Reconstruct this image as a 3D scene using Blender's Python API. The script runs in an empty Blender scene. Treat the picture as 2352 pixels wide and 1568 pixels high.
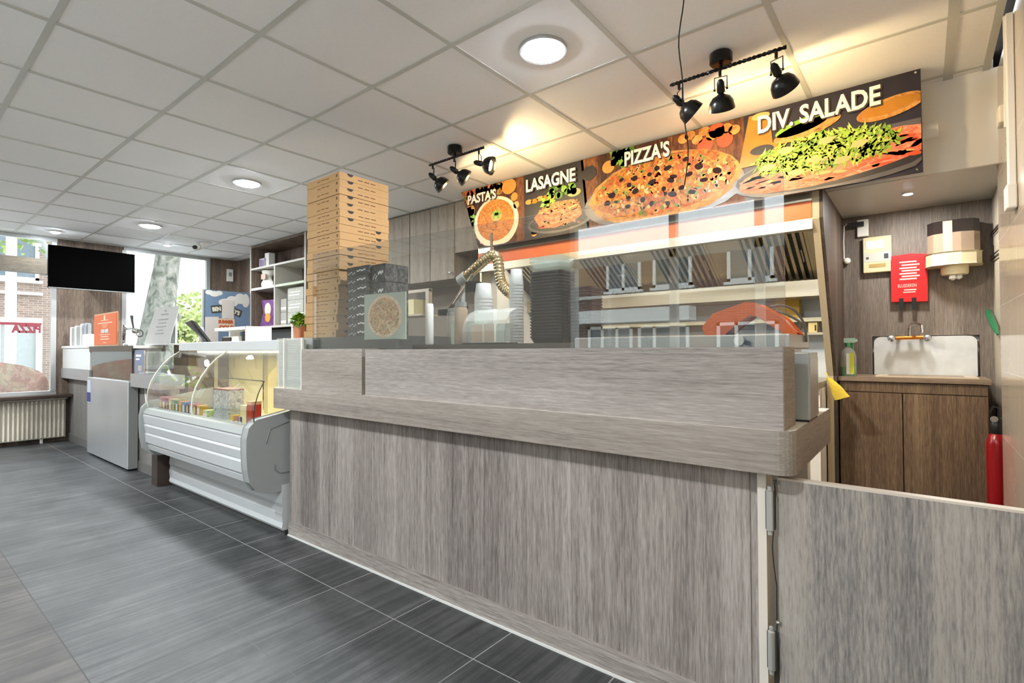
import bpy, math, random
from mathutils import Vector, Matrix
random.seed(7)
S = bpy.context.scene
C = S.collection

# ---------------------------------------------------------------- camera, world, exposure
FOCAL_PX = 1184.3
cam_d = bpy.data.cameras.new('camera'); cam = bpy.data.objects.new('camera', cam_d); C.objects.link(cam)
cam_d.sensor_width = 36.0; cam_d.sensor_fit = 'HORIZONTAL'; cam_d.lens = FOCAL_PX / 2352 * 36.0
cam_d.clip_start = 0.02; cam_d.clip_end = 300
yaw, pitch, roll = 0.673134, 0.0156716, -0.0045524
F = Vector((-math.sin(yaw)*math.cos(pitch), math.cos(yaw)*math.cos(pitch), math.sin(pitch)))
R = Vector((math.cos(yaw), math.sin(yaw), 0)); U = R.cross(F)
R2 = R*math.cos(roll)+U*math.sin(roll); U2 = -R*math.sin(roll)+U*math.cos(roll)
m = Matrix.Identity(4)
for i in range(3):
    m[i][0] = R2[i]; m[i][1] = U2[i]; m[i][2] = -F[i]
m[0][3], m[1][3], m[2][3] = 0, 0, 1.11
cam.matrix_world = m
S.camera = cam
S.view_settings.view_transform = 'Standard'; S.view_settings.look = 'None'
S.view_settings.gamma = 1.0; S.view_settings.use_curve_mapping = False
S.view_settings.exposure = 0.47
S.cycles.max_bounces = 8; S.cycles.diffuse_bounces = 5; S.cycles.glossy_bounces = 4
S.cycles.transparent_max_bounces = 24; S.cycles.transmission_bounces = 6
S.cycles.sample_clamp_indirect = 6.0
S.cycles.caustics_reflective = False; S.cycles.caustics_refractive = False

W = bpy.data.worlds.new('overcast_sky'); S.world = W; W.use_nodes = True
wn = W.node_tree; bg = wn.nodes['Background']
tc = wn.nodes.new('ShaderNodeTexCoord'); sep = wn.nodes.new('ShaderNodeSeparateXYZ')
rmp = wn.nodes.new('ShaderNodeValToRGB')
rmp.color_ramp.elements[0].position = 0.0; rmp.color_ramp.elements[0].color = (0.93, 0.96, 1.0, 1)
rmp.color_ramp.elements[1].position = 0.9; rmp.color_ramp.elements[1].color = (0.80, 0.90, 1.0, 1)
wn.links.new(tc.outputs['Generated'], sep.inputs[0]); wn.links.new(sep.outputs['Z'], rmp.inputs[0])
wn.links.new(rmp.outputs[0], bg.inputs['Color']); bg.inputs['Strength'].default_value = 3.7

def area(name, loc, target, sx, sy, power, col=(1, 1, 1), portal=False, shape='RECTANGLE'):
    d = bpy.data.lights.new(name, 'AREA'); d.shape = shape; d.size = sx; d.size_y = sy
    d.energy = power; d.color = col
    if portal: d.cycles.is_portal = True
    o = bpy.data.objects.new(name, d); C.objects.link(o); o.location = loc
    o.rotation_euler = (Vector(target)-Vector(loc)).to_track_quat('-Z', 'Y').to_euler()
    return o
area('front_window_portal', (-1.42, -1.86, 1.5), (-1.42, 5, 1.5), 3.5, 2.1, 1, portal=True)
area('side_window_portal', (-8.56, 0.0, 1.5), (5, 0.0, 1.5), 3.4, 2.0, 1, portal=True)
area('side_window_portal', (-8.56, 2.68, 1.7), (5, 2.68, 1.7), 1.0, 1.7, 1, portal=True)
sun_d = bpy.data.lights.new('hazy_sun', 'SUN'); sun_d.energy = 0.9; sun_d.angle = math.radians(12); sun_d.color = (1, .97, .92)
sun = bpy.data.objects.new('hazy_sun', sun_d); C.objects.link(sun)
sun.rotation_euler = Vector((-.55, -.25, -1)).to_track_quat('-Z', 'Y').to_euler()

# ---------------------------------------------------------------- materials
MATS = {}
def lin(h):
    if isinstance(h, str):
        h = h.lstrip('#'); c = [int(h[i:i+2], 16)/255 for i in (0, 2, 4)]
    else: c = h
    return tuple((x/12.92 if x <= .04045 else ((x+.055)/1.055)**2.4) for x in c) + (1,)
def newmat(name):
    mt = bpy.data.materials.new(name); mt.use_nodes = True
    return mt, mt.node_tree, mt.node_tree.nodes['Principled BSDF']
def node(nt, kind, **kw):
    n = nt.nodes.new('ShaderNode'+kind)
    for k, v in kw.items(): setattr(n, k, v)
    return n
def mapping(nt, scale=(1, 1, 1), loc=(0, 0, 0), rot=(0, 0, 0)):
    t = node(nt, 'TexCoord'); mp = node(nt, 'Mapping')
    mp.inputs['Scale'].default_value = scale; mp.inputs['Location'].default_value = loc; mp.inputs['Rotation'].default_value = rot
    nt.links.new(t.outputs['Object'], mp.inputs['Vector']); return mp.outputs[0]
def ramp(nt, fac, stops, interp='LINEAR', squeeze=1):
    r = node(nt, 'ValToRGB'); r.color_ramp.interpolation = interp
    e = r.color_ramp.elements
    if squeeze != 1: stops = [(.5+(p-.5)*squeeze, c) for p, c in stops]
    e[0].position, e[0].color = stops[0][0], lin(stops[0][1])
    e[1].position, e[1].color = stops[-1][0], lin(stops[-1][1])
    for p, c in stops[1:-1]:
        x = e.new(p); x.color = lin(c)
    nt.links.new(fac, r.inputs[0]); return r.outputs[0]
def mixc(nt, f, a, b, mode='MIX'):
    x = node(nt, 'MixRGB', blend_type=mode)
    for s, v in ((0, f), (1, a), (2, b)):
        if isinstance(v, (int, float)): x.inputs[s].default_value = v
        elif isinstance(v, tuple): x.inputs[s].default_value = v
        else: nt.links.new(v, x.inputs[s])
    return x.outputs[0]
def noise(nt, vec, scale=1.0, detail=4, rough=.6, dist=0):
    n = node(nt, 'TexNoise'); n.inputs['Scale'].default_value = scale; n.inputs['Detail'].default_value = detail
    n.inputs['Roughness'].default_value = rough; n.inputs['Distortion'].default_value = dist
    nt.links.new(vec, n.inputs['Vector']); return n.outputs['Fac']
def bump(nt, bs, h, strength=.2, dist=.002):
    b = node(nt, 'Bump'); b.inputs['Strength'].default_value = strength; b.inputs['Distance'].default_value = dist
    nt.links.new(h, b.inputs['Height']); nt.links.new(b.outputs[0], bs.inputs['Normal'])
def mat(name, col, rough=.5, metal=0.0, spec=.5, vary=0.0, vscale=12, emit=0, coat=0):
    if name in MATS: return MATS[name]
    mt, nt, bs = newmat(name)
    c = lin(col)
    bs.inputs['Base Color'].default_value = c; bs.inputs['Roughness'].default_value = rough
    bs.inputs['Metallic'].default_value = metal; bs.inputs['Specular IOR Level'].default_value = spec
    if coat: bs.inputs['Coat Weight'].default_value = coat
    n = noise(nt, mapping(nt), vscale, 3)
    v = max(vary, .04)
    a = tuple(x*(1-v) for x in c[:3])+(1,); b = tuple(min(1, x*(1+v)) for x in c[:3])+(1,)
    nt.links.new(mixc(nt, n, a, b), bs.inputs['Base Color'])
    if emit:
        bs.inputs['Emission Color'].default_value = c; bs.inputs['Emission Strength'].default_value = emit
    MATS[name] = mt; return mt
def wood(name, stops, axis='z', fine=110, long=2.2, band=7, rough=.5, spec=.3, bandamt=.55):
    if name in MATS: return MATS[name]
    mt, nt, bs = newmat(name)
    sc = {'z': (fine, fine, long), 'x': (long, fine, fine), 'y': (fine, long, fine)}[axis]
    sb = {'z': (band, band, .35), 'x': (.5, band, band), 'y': (band, .35, band)}[axis]
    n1 = noise(nt, mapping(nt, sc), 1, 5, .62, .25); n2 = noise(nt, mapping(nt, sb, (3.1, 1.7, .6)), 1, 3, .55)
    f = mixc(nt, bandamt, n1, n2)
    s3 = {'z': (fine*2.3, fine*2.3, long*7), 'x': (long*7, fine*2.3, fine*2.3), 'y': (fine*2.3, long*7, fine*2.3)}[axis]
    n3 = noise(nt, mapping(nt, s3), 1, 3, .6)
    # boards: a step in tone every hand's breadth
    sp = node(nt, 'SeparateXYZ'); nt.links.new(mapping(nt), sp.inputs[0]); ad = node(nt, 'Math', operation='ADD')
    if axis == 'z': nt.links.new(sp.outputs[0], ad.inputs[0]); nt.links.new(sp.outputs[1], ad.inputs[1])
    else: nt.links.new(sp.outputs[2], ad.inputs[0]); ad.inputs[1].default_value = 0
    mu = node(nt, 'Math', operation='MULTIPLY'); mu.inputs[1].default_value = band*1.45; nt.links.new(ad.outputs[0], mu.inputs[0])
    fl = node(nt, 'Math', operation='FLOOR'); nt.links.new(mu.outputs[0], fl.inputs[0])
    wn_ = node(nt, 'TexWhiteNoise'); wn_.noise_dimensions = '1D'; nt.links.new(fl.outputs[0], wn_.inputs['W'])
    mr = node(nt, 'MapRange'); mr.inputs['To Min'].default_value = .32; mr.inputs['To Max'].default_value = .68; nt.links.new(wn_.outputs['Value'], mr.inputs[0])
    f2 = mixc(nt, .38, f, n3); f2 = mixc(nt, .16, f2, mr.outputs[0])
    nt.links.new(ramp(nt, f2, stops, squeeze=.62), bs.inputs['Base Color'])
    bs.inputs['Roughness'].default_value = rough; bs.inputs['Specular IOR Level'].default_value = spec
    bump(nt, bs, n1, .15, .001)
    MATS[name] = mt; return mt
def steel(name, col='#b9b8b3', rough=.28, axis='z', fine=160):
    if name in MATS: return MATS[name]
    mt, nt, bs = newmat(name)
    sc = {'z': (fine, fine, 1.5), 'x': (1.5, fine, fine)}[axis]
    n = noise(nt, mapping(nt, sc), 1, 4); n2 = noise(nt, mapping(nt), 2.3, 3)
    c = lin(col); a = tuple(x*.82 for x in c[:3])+(1,); b = tuple(min(1, x*1.1) for x in c[:3])+(1,)
    nt.links.new(mixc(nt, n, a, b), bs.inputs['Base Color'])
    bs.inputs['Metallic'].default_value = .85
    mr = node(nt, 'MapRange'); mr.inputs['To Min'].default_value = rough-.08; mr.inputs['To Max'].default_value = rough+.12
    nt.links.new(n2, mr.inputs[0]); nt.links.new(mr.outputs[0], bs.inputs['Roughness'])
    MATS[name] = mt; return mt
def glass(name, tint=(1, 1, 1), ior=1.5, film=0.0):
    if name in MATS: return MATS[name]
    mt = bpy.data.materials.new(name); mt.use_nodes = True; nt = mt.node_tree; nt.nodes.clear()
    out = node(nt, 'OutputMaterial'); tr = node(nt, 'BsdfTransparent'); gl = node(nt, 'BsdfGlossy'); fr = node(nt, 'Fresnel'); mx = node(nt, 'MixShader')
    tr.inputs[0].default_value = tint+(1,); gl.inputs['Roughness'].default_value = 0.0; fr.inputs['IOR'].default_value = ior
    ge = node(nt, 'NewGeometry'); io = node(nt, 'MapRange'); io.inputs['To Min'].default_value = ior; io.inputs['To Max'].default_value = 1/ior
    nt.links.new(ge.outputs['Backfacing'], io.inputs[0]); nt.links.new(io.outputs[0], fr.inputs['IOR'])   # same reflectance on both faces of a pane
    nt.links.new(fr.outputs[0], mx.inputs[0]); nt.links.new(tr.outputs[0], mx.inputs[1]); nt.links.new(gl.outputs[0], mx.inputs[2])
    last = mx.outputs[0]
    if film:
        df = node(nt, 'BsdfDiffuse'); df.inputs[0].default_value = (.9, .92, .9, 1); m2 = node(nt, 'MixShader'); m2.inputs[0].default_value = film
        nt.links.new(last, m2.inputs[1]); nt.links.new(df.outputs[0], m2.inputs[2]); last = m2.outputs[0]
    nt.links.new(last, out.inputs[0]); MATS[name] = mt; return mt
def food(name, cols, scale=40, scale2=12, rough=.45, stretch=(1, 1, 1)):
    if name in MATS: return MATS[name]
    mt, nt, bs = newmat(name)
    mp = mapping(nt, stretch)
    wob = node(nt, 'TexNoise'); wob.inputs['Scale'].default_value = scale2; wob.inputs['Detail'].default_value = 3; nt.links.new(mp, wob.inputs['Vector'])
    ad = mixc(nt, .06, mp, wob.outputs['Color'], 'ADD')
    vo = node(nt, 'TexVoronoi'); vo.inputs['Scale'].default_value = scale; nt.links.new(ad, vo.inputs['Vector'])
    sp = node(nt, 'SeparateColor'); nt.links.new(vo.outputs['Color'], sp.inputs[0])
    n = len(cols)
    c1 = ramp(nt, sp.outputs[0], [(i/max(1, n-1), c) for i, c in enumerate(cols)])
    n2 = noise(nt, mp, scale2*1.7, 4, .7)
    c2 = ramp(nt, n2, [(.3+.4*i/max(1, n-1), c) for i, c in enumerate(cols)])
    nt.links.new(mixc(nt, .45, c1, c2), bs.inputs['Base Color']); bs.inputs['Roughness'].default_value = rough
    bs.inputs['Specular IOR Level'].default_value = .3
    MATS[name] = mt; return mt

# ---------------------------------------------------------------- mesh builder
OFF = {}
class B:
    def __init__(s): s.v = []; s.f = []; s.mi = []; s.k = 0
    def m(s, k): s.k = k; return s
    def face(s, pts):
        a = len(s.v); s.v += [tuple(p) for p in pts]; s.f.append(tuple(range(a, a+len(pts)))); s.mi.append(s.k); return s
    def raw(s, vs, fs):
        a = len(s.v); s.v += [tuple(p) for p in vs]
        for f in fs: s.f.append(tuple(i+a for i in f)); s.mi.append(s.k)
        return s
    def box(s, x0, x1, y0, y1, z0, z1):
        return s.raw([(x0, y0, z0), (x1, y0, z0), (x1, y1, z0), (x0, y1, z0), (x0, y0, z1), (x1, y0, z1), (x1, y1, z1), (x0, y1, z1)],
                     [(0, 3, 2, 1), (4, 5, 6, 7), (0, 1, 5, 4), (1, 2, 6, 5), (2, 3, 7, 6), (3, 0, 4, 7)])
    def prism(s, pts, plane, a, b):
        """polygon in 'xz' / 'yz' / 'xy' extruded along the remaining axis from a to b"""
        def P(p, d): return {'xz': (p[0], d, p[1]), 'yz': (d, p[0], p[1]), 'xy': (p[0], p[1], d)}[plane]
        n = len(pts)
        vs = [P(p, a) for p in pts]+[P(p, b) for p in pts]
        fs = [tuple(range(n)), tuple(reversed(range(n, 2*n)))]+[(i, (i+1) % n+0, (i+1) % n+n, i+n) for i in range(n)]
        return s.raw(vs, [tuple(reversed(f)) for f in fs])
    def lathe(s, c, prof, n=24, d=(0, 0, 1)):
        q = Vector((0, 0, 1)).rotation_difference(Vector(d).normalized()); c = Vector(c)
        vs = []; fs = []
        for r, z in prof:
            for i in range(n):
                a = 2*math.pi*i/n; vs.append(c+q @ Vector((max(r, 1e-5)*math.cos(a), max(r, 1e-5)*math.sin(a), z)))
        for j in range(len(prof)-1):
            for i in range(n):
                k = (i+1) % n; fs.append((j*n+i, j*n+k, (j+1)*n+k, (j+1)*n+i))
        if prof[0][0] > 1e-4: fs.append(tuple(reversed(range(n))))
        if prof[-1][0] > 1e-4: fs.append(tuple(range((len(prof)-1)*n, len(prof)*n)))
        return s.raw(vs, fs)
    def cyl(s, a, b, r, n=16, r2=None):
        a = Vector(a); b = Vector(b); return s.lathe(a, [(r, 0), (r if r2 is None else r2, (b-a).length)], n, (b-a))
    def tube(s, pts, r, n=8, closed=False):
        pts = [Vector(p) for p in pts]; rs = r if isinstance(r, (list, tuple)) else [r]*len(pts)
        vs = []; fs = []; up = None
        for i, p in enumerate(pts):
            t = (pts[min(i+1, len(pts)-1)]-pts[max(i-1, 0)]).normalized()
            if up is None: up = t.orthogonal().normalized()
            up = (up-t*up.dot(t)).normalized(); w = t.cross(up)
            for k in range(n):
                a = 2*math.pi*k/n; vs.append(p+(up*math.cos(a)+w*math.sin(a))*rs[i])
        for i in range(len(pts)-1):
            for k in range(n):
                l = (k+1) % n; fs.append((i*n+k, i*n+l, (i+1)*n+l, (i+1)*n+k))
        fs.append(tuple(reversed(range(n)))); fs.append(tuple(range((len(pts)-1)*n, len(pts)*n)))
        return s.raw(vs, fs)
    def ball(s, c, r, n=14, sq=(1, 1, 1)):
        vs = []; fs = []; h = n//2
        for j in range(h+1):
            th = math.pi*j/h
            for i in range(n):
                a = 2*math.pi*i/n
                vs.append((c[0]+r*sq[0]*math.sin(th)*math.cos(a), c[1]+r*sq[1]*math.sin(th)*math.sin(a), c[2]-r*sq[2]*math.cos(th)))
        for j in range(h):
            for i in range(n):
                k = (i+1) % n; fs.append((j*n+i, j*n+k, (j+1)*n+k, (j+1)*n+i))
        return s.raw(vs, fs)
    def disc(s, cx, cz, rx, rz, y, th=.001, n=36, rot=0):
        p = []
        for i in range(n):
            a = -2*math.pi*i/n; X, Z = rx*math.cos(a), rz*math.sin(a)
            p.append((cx+X*math.cos(rot)-Z*math.sin(rot), cz+X*math.sin(rot)+Z*math.cos(rot)))
        return s.prism(p, 'xz', y-th, y)
    def text(s, txt, size, o, ux=(1, 0, 0), uy=(0, 0, 1), ext=.0005, sx=1.0, align='LEFT', shear=0, bold=0):
        """letters: ux is the reading direction, uy up, the letters stand out along ux x uy"""
        cu = bpy.data.curves.new('t', 'FONT'); cu.body = txt; cu.size = size; cu.align_x = align; cu.extrude = ext; cu.shear = shear; cu.offset = bold
        cu.resolution_u = 3
        ob = bpy.data.objects.new('t', cu); C.objects.link(ob)
        dg = bpy.context.evaluated_depsgraph_get(); me = ob.evaluated_get(dg).to_mesh()
        ux = Vector(ux).normalized(); uy = Vector(uy).normalized(); uz = ux.cross(uy); o = Vector(o)
        vs = [o+ux*(v.co.x*sx)+uy*v.co.y+uz*v.co.z for v in me.vertices]; fs = [tuple(p.vertices) for p in me.polygons]
        ob.evaluated_get(dg).to_mesh_clear(); bpy.data.objects.remove(ob); bpy.data.curves.remove(cu)
        return s.raw(vs, fs)
    def build(s, name, mats, parent=None, smooth=False, bevel=0, loc=None, seg=2):
        if not isinstance(mats, (list, tuple)): mats = [mats]
        me = bpy.data.meshes.new(name)
        if parent is not None: off = OFF[parent.name]
        elif loc is not None: off = Vector(loc)
        else:
            xs = [v[0] for v in s.v]; ys = [v[1] for v in s.v]; zs = [v[2] for v in s.v]
            off = Vector(((min(xs)+max(xs))/2, (min(ys)+max(ys))/2, min(zs)))
        me.from_pydata([(v[0]-off[0], v[1]-off[1], v[2]-off[2]) for v in s.v], [], s.f)
        for q in mats: me.materials.append(q)
        for p, k in zip(me.polygons, s.mi): p.material_index = min(k, len(mats)-1); p.use_smooth = smooth
        me.update()
        o = bpy.data.objects.new(name, me); C.objects.link(o)
        if parent is not None: o.parent = parent
        else: o.location = off
        OFF[o.name] = off
        if smooth and not bevel:
            try:
                import bmesh
                b = bmesh.new(); b.from_mesh(me)
                bmesh.ops.remove_doubles(b, verts=b.verts, dist=1e-5)
                for e in b.edges:
                    if len(e.link_faces) == 2 and e.calc_face_angle(0) > .7: e.smooth = False
                b.to_mesh(me); b.free()
            except Exception: pass
        if bevel:
            md = o.modifiers.new('bevel', 'BEVEL'); md.width = bevel; md.segments = seg; md.limit_method = 'ANGLE'; md.angle_limit = math.radians(50)
        return o
def tag(o, label, cat, group=None):
    o['label'] = label; o['category'] = cat
    if group: o['group'] = group
    return o
def struct(o, label=None):
    o['kind'] = 'structure'
    if label: o['label'] = label
    return o
def thing(name, label, cat, loc, group=None):
    o = bpy.data.objects.new(name, None); C.objects.link(o); o.location = loc; o.empty_display_size = .05
    OFF[o.name] = Vector(loc); return tag(o, label, cat, group)
def dup(root, loc, rz=0, label=None, group=None):
    r = root.copy(); C.objects.link(r); r.location = loc; r.rotation_euler = (0, 0, rz); OFF[r.name] = Vector(loc)
    if label: r['label'] = label
    if group: r['group'] = group
    for ch in list(root.children):
        c = ch.copy(); C.objects.link(c); c.parent = r
        for g in list(ch.children):
            d = g.copy(); C.objects.link(d); d.parent = c
    return r
# ---------------------------------------------------------------- material set
GREY = [(.30, '#5f5853'), (.44, '#827a75'), (.54, '#989089'), (.68, '#b0a9a3')]
LITE = [(.32, '#756f6a'), (.45, '#918a84'), (.55, '#9f9892'), (.68, '#b5aea9')]
DARK = [(.30, '#453a32'), (.44, '#5f5147'), (.55, '#76675a'), (.70, '#8f8072')]
BROWN = [(.30, '#4a3a2e'), (.44, '#67523f'), (.55, '#7e6850'), (.70, '#9a8468')]
M_wood_v = wood('grey_oak_vertical', GREY, 'z')
M_wood_h = wood('grey_oak_horizontal', LITE, 'x', band=5)
M_kick = wood('grey_oak_kick_board', GREY, 'x', band=5)
M_wood_h2 = wood('grey_oak_horizontal_ledge', [(.30, '#79716b'), (.45, '#90887f'), (.56, '#9c948b'), (.70, '#b0a8a0')], 'x', band=5)
M_wood_y = wood('grey_oak_cross', [(.30, '#6f6359'), (.45, '#85786d'), (.56, '#938578'), (.70, '#a59788')], 'y', band=5)
M_gate = wood('grey_oak_gate', [(.30, '#6e6a68'), (.42, '#8b8681'), (.52, '#a39c93'), (.60, '#a8a29c'), (.72, '#bdb8b2')], 'z', fine=85, long=3.0, band=8, bandamt=.5)
M_dark_v = wood('dark_oak_vertical', DARK, 'z')
M_brown_v = wood('brown_oak_vertical', BROWN, 'z', fine=130, band=6)
M_panel_v = wood('grey_brown_oak_panel', [(.30, '#5b534d'), (.44, '#736960'), (.55, '#857a6f'), (.70, '#9b9085')], 'z', fine=140, band=5)
M_cab = wood('grey_cabinet_oak', [(.30, '#746a60'), (.44, '#8b8175'), (.55, '#9b9184'), (.70, '#ada495')], 'z', fine=80, band=9)
M_edge = mat('pale_edge_band', '#cfc4b6', .5)
M_cream = mat('cream_laminate', '#ebe5d8', .35, vary=.05)
M_white = mat('white_paint', '#e3e1da', .6)
M_wallw = mat('off_white_wall', '#efeeea', .6, vary=.06, vscale=3)
M_whitegloss = mat('white_gloss_plastic', '#e6e7e4', .18, spec=.6)
M_black = mat('black_plastic', '#161615', .35)
M_blackm = mat('black_metal', '#1d1c1a', .3, metal=.6)
M_dgrey = mat('dark_grey_plastic', '#3b3c3c', .4)
M_grey = mat('mid_grey_plastic', '#8f928f', .4)
M_steel = steel('brushed_steel')
M_steelx = steel('brushed_steel_horizontal', axis='x')
M_steelw = steel('warm_hood_steel', '#c2b8a0', .3, axis='x')
M_chrome = mat('chrome', '#d8d8d8', .08, metal=1)
M_alu = mat('aluminium_frame', '#b7b9b8', .35, metal=.5)
M_orange = mat('orange_plastic', '#e0661c', .35, vary=.08)
M_orange2 = mat('orange_strip', '#de6a20', .4, vary=.06)
M_red = mat('red_vinyl', '#d0191a', .35, vary=.08)
M_ltgrey = mat('light_grey_plastic', '#c3c6c5', .35)
M_paper = mat('white_paper', '#e9e9e4', .7)
M_ink = mat('grey_ink', '#6d6d6b', .7)
M_inkd = mat('dark_ink', '#2a2622', .7)
M_card = mat('brown_cardboard', '#b59061', .75, vary=.08, vscale=20)
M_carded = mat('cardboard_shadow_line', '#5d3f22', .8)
M_glass = glass('window_glass', (.97, .985, .98), 1.5)
M_cglass = glass('counter_glass', (.90, .91, .90), 1.95)
M_acryl = glass('clear_acrylic', (.93, .95, .93), 1.5, .22)
M_acrylc = glass('clear_plastic', (.90, .92, .90), 1.45, .18)
M_grid = mat('ceiling_grid_metal', '#c2c3be', .5)

def ceil_mat():
    mt, nt, bs = newmat('mineral_ceiling_tile')
    v = mapping(nt); n = noise(nt, v, 90, 4, .7); n2 = noise(nt, v, 1.3, 2)
    c = mixc(nt, n2, lin('#f6f7f9'), lin('#fbfcfd')); c2 = mixc(nt, n, lin('#eeeff1'), c)
    nt.links.new(c2, bs.inputs['Base Color']); bs.inputs['Roughness'].default_value = .8; bump(nt, bs, n, .25, .001)
    return mt
M_ceil = ceil_mat()
def floor_mat():
    mt, nt, bs = newmat('grey_stone_tile')
    v = mapping(nt, (1, 1, 1), (-.058, -.0345, 0))
    br = node(nt, 'TexBrick', offset=0.0, squash=1.0); br.inputs['Scale'].default_value = 1.0
    br.inputs['Brick Width'].default_value = .4455; br.inputs['Row Height'].default_value = .4455
    br.inputs['Mortar Size'].default_value = .0022; br.inputs['Mortar Smooth'].default_value = .1
    br.inputs['Color1'].default_value = (.0, .0, .0, 1); br.inputs['Color2'].default_value = (1, 1, 1, 1); br.inputs['Mortar'].default_value = (.5, .5, .5, 1)
    nt.links.new(v, br.inputs['Vector'])
    s1 = noise(nt, mapping(nt, (38, 1.6, 1)), 1, 5, .6, .3); s2 = noise(nt, mapping(nt), 3.2, 6, .7)
    st = mixc(nt, .5, s1, s2)
    base = ramp(nt, st, [(.36, '#292b2c'), (.46, '#383a3a'), (.55, '#484949'), (.66, '#5a5b5b')])
    base = mixc(nt, mixc(nt, 1.0, br.outputs['Color'], (.10, .10, .10, 1), 'MULTIPLY'), base, lin('#505255'))
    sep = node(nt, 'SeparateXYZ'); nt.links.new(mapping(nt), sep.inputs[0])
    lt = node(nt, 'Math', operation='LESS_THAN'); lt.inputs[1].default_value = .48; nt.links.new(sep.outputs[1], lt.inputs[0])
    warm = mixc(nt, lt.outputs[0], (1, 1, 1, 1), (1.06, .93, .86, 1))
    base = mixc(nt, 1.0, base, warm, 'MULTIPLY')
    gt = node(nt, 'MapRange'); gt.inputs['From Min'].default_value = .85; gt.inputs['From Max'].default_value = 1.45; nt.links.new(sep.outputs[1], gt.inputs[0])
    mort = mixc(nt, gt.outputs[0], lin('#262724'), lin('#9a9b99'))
    fin = mixc(nt, br.outputs['Fac'], base, mort)
    nt.links.new(fin, bs.inputs['Base Color'])
    bs.inputs['Roughness'].default_value = .32; bs.inputs['Specular IOR Level'].default_value = .32
    mr = node(nt, 'MapRange'); mr.inputs['To Min'].default_value = .36; mr.inputs['To Max'].default_value = .56
    nt.links.new(s2, mr.inputs[0]); nt.links.new(mr.outputs[0], bs.inputs['Roughness'])
    return mt
M_floor = floor_mat()
def tilewall_mat():
    mt, nt, bs = newmat('beige_marble_wall_tile')
    sep = node(nt, 'SeparateXYZ'); nt.links.new(mapping(nt), sep.inputs[0]); cb = node(nt, 'CombineXYZ')
    nt.links.new(sep.outputs[1], cb.inputs[0]); nt.links.new(sep.outputs[2], cb.inputs[1])
    br = node(nt, 'TexBrick', offset=0.0); br.inputs['Scale'].default_value = 1; br.inputs['Brick Width'].default_value = .60; br.inputs['Row Height'].default_value = .33
    br.inputs['Mortar Size'].default_value = .002
    br.inputs['Color1'].default_value = lin('#b9ac9a'); br.inputs['Color2'].default_value = lin('#c2b6a5'); br.inputs['Mortar'].default_value = lin('#d8d0c4')
    nt.links.new(cb.outputs[0], br.inputs['Vector'])
    n = noise(nt, mapping(nt, (2, 2, 2)), 1.6, 6, .65, 1.2)
    c = mixc(nt, ramp(nt, n, [(.3, '#000000'), (.7, '#8a8a8a')]), br.outputs['Color'], lin('#998873'))
    nt.links.new(c, bs.inputs['Base Color']); bs.inputs['Roughness'].default_value = .14
    return mt
M_tile = tilewall_mat()
def brick_mat(name, c1, c2, mortar, plane):
    mt, nt, bs = newmat(name)
    sep = node(nt, 'SeparateXYZ'); nt.links.new(mapping(nt), sep.inputs[0]); cb = node(nt, 'CombineXYZ')
    nt.links.new(sep.outputs[1 if plane == 'yz' else 0], cb.inputs[0]); nt.links.new(sep.outputs[2], cb.inputs[1])
    br = node(nt, 'TexBrick'); br.inputs['Scale'].default_value = 1; br.inputs['Brick Width'].default_value = .22; br.inputs['Row Height'].default_value = .07
    br.inputs['Mortar Size'].default_value = .008
    br.inputs['Color1'].default_value = lin(c1); br.inputs['Color2'].default_value = lin(c2); br.inputs['Mortar'].default_value = lin(mortar)
    nt.links.new(cb.outputs[0], br.inputs['Vector']); nt.links.new(br.outputs['Color'], bs.inputs['Base Color']); bs.inputs['Roughness'].default_value = .85
    return mt
M_brick = brick_mat('red_brown_brick', '#6a4a42', '#7c5c50', '#8e857c', 'xz')
M_brick2 = brick_mat('weathered_brick', '#6e5c54', '#836f65', '#958d85', 'yz')

CZ = 2.524
XL, XR = -8.45, .33
# ---------------------------------------------------------------- setting: floor, ceiling, walls
struct(B().box(XL-.2, XR+.1, -1.95, 4.5, -.1, 0).build('floor', M_floor, loc=(0, 0, 0)))
b = B().box(XL-.1, .285, -1.9, 4.45, CZ+.003, CZ+.06)
struct(b.build('ceiling', M_ceil, loc=(0, 0, 0)))
b = B()
k = 0
xs = [-2.29733+.60456*i for i in range(-10, 5)]
ys = [.48589+.6*i for i in range(-4, 6)]
for x in xs:
    w = .012 if x < 0 else .02
    b.box(x-w, x+w, -1.85, 3.55, CZ-.0015, CZ+.012)
for y in ys: b.box(XL, .285, y-.012, y+.012, CZ-.001, CZ+.0115)
b.box(.285, .30, 3.6, 4.5, CZ-.1, CZ+.12); b.box(.255, .285, -1.85, 3.55, CZ-.003, CZ+.012)
b.box(-8.45, -8.42, -1.85, 3.6, CZ-.003, CZ+.012)
struct(b.build('trim_1', M_grid, loc=(0, 0, 0)))
# dark raw gap between ceiling and the tiled wall
struct(B().box(.285, .40, -1.9, 4.5, CZ+.10, CZ+.16).build('trim_2', mat('dark_void_board', '#3b352c', .9), loc=(0, 0, 0)))
# right wall
struct(B().box(.40, .50, -1.9, 4.45, 0, CZ+.16).build('wall_right', M_wallw, loc=(0, 0, 0)))
struct(B().box(.31, .40, -1.9, 3.62, 0, CZ-.02).build('trim_3', M_tile, loc=(0, 0, 0)))
struct(B().box(.345, .40, 3.62, 4.40, 0, CZ).build('trim_4', wood('pale_wall_panel', [(.3, '#b3a894'), (.5, '#c2b8a6'), (.7, '#cdc5b6')], 'z', fine=30), loc=(0, 0, 0)))
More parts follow.
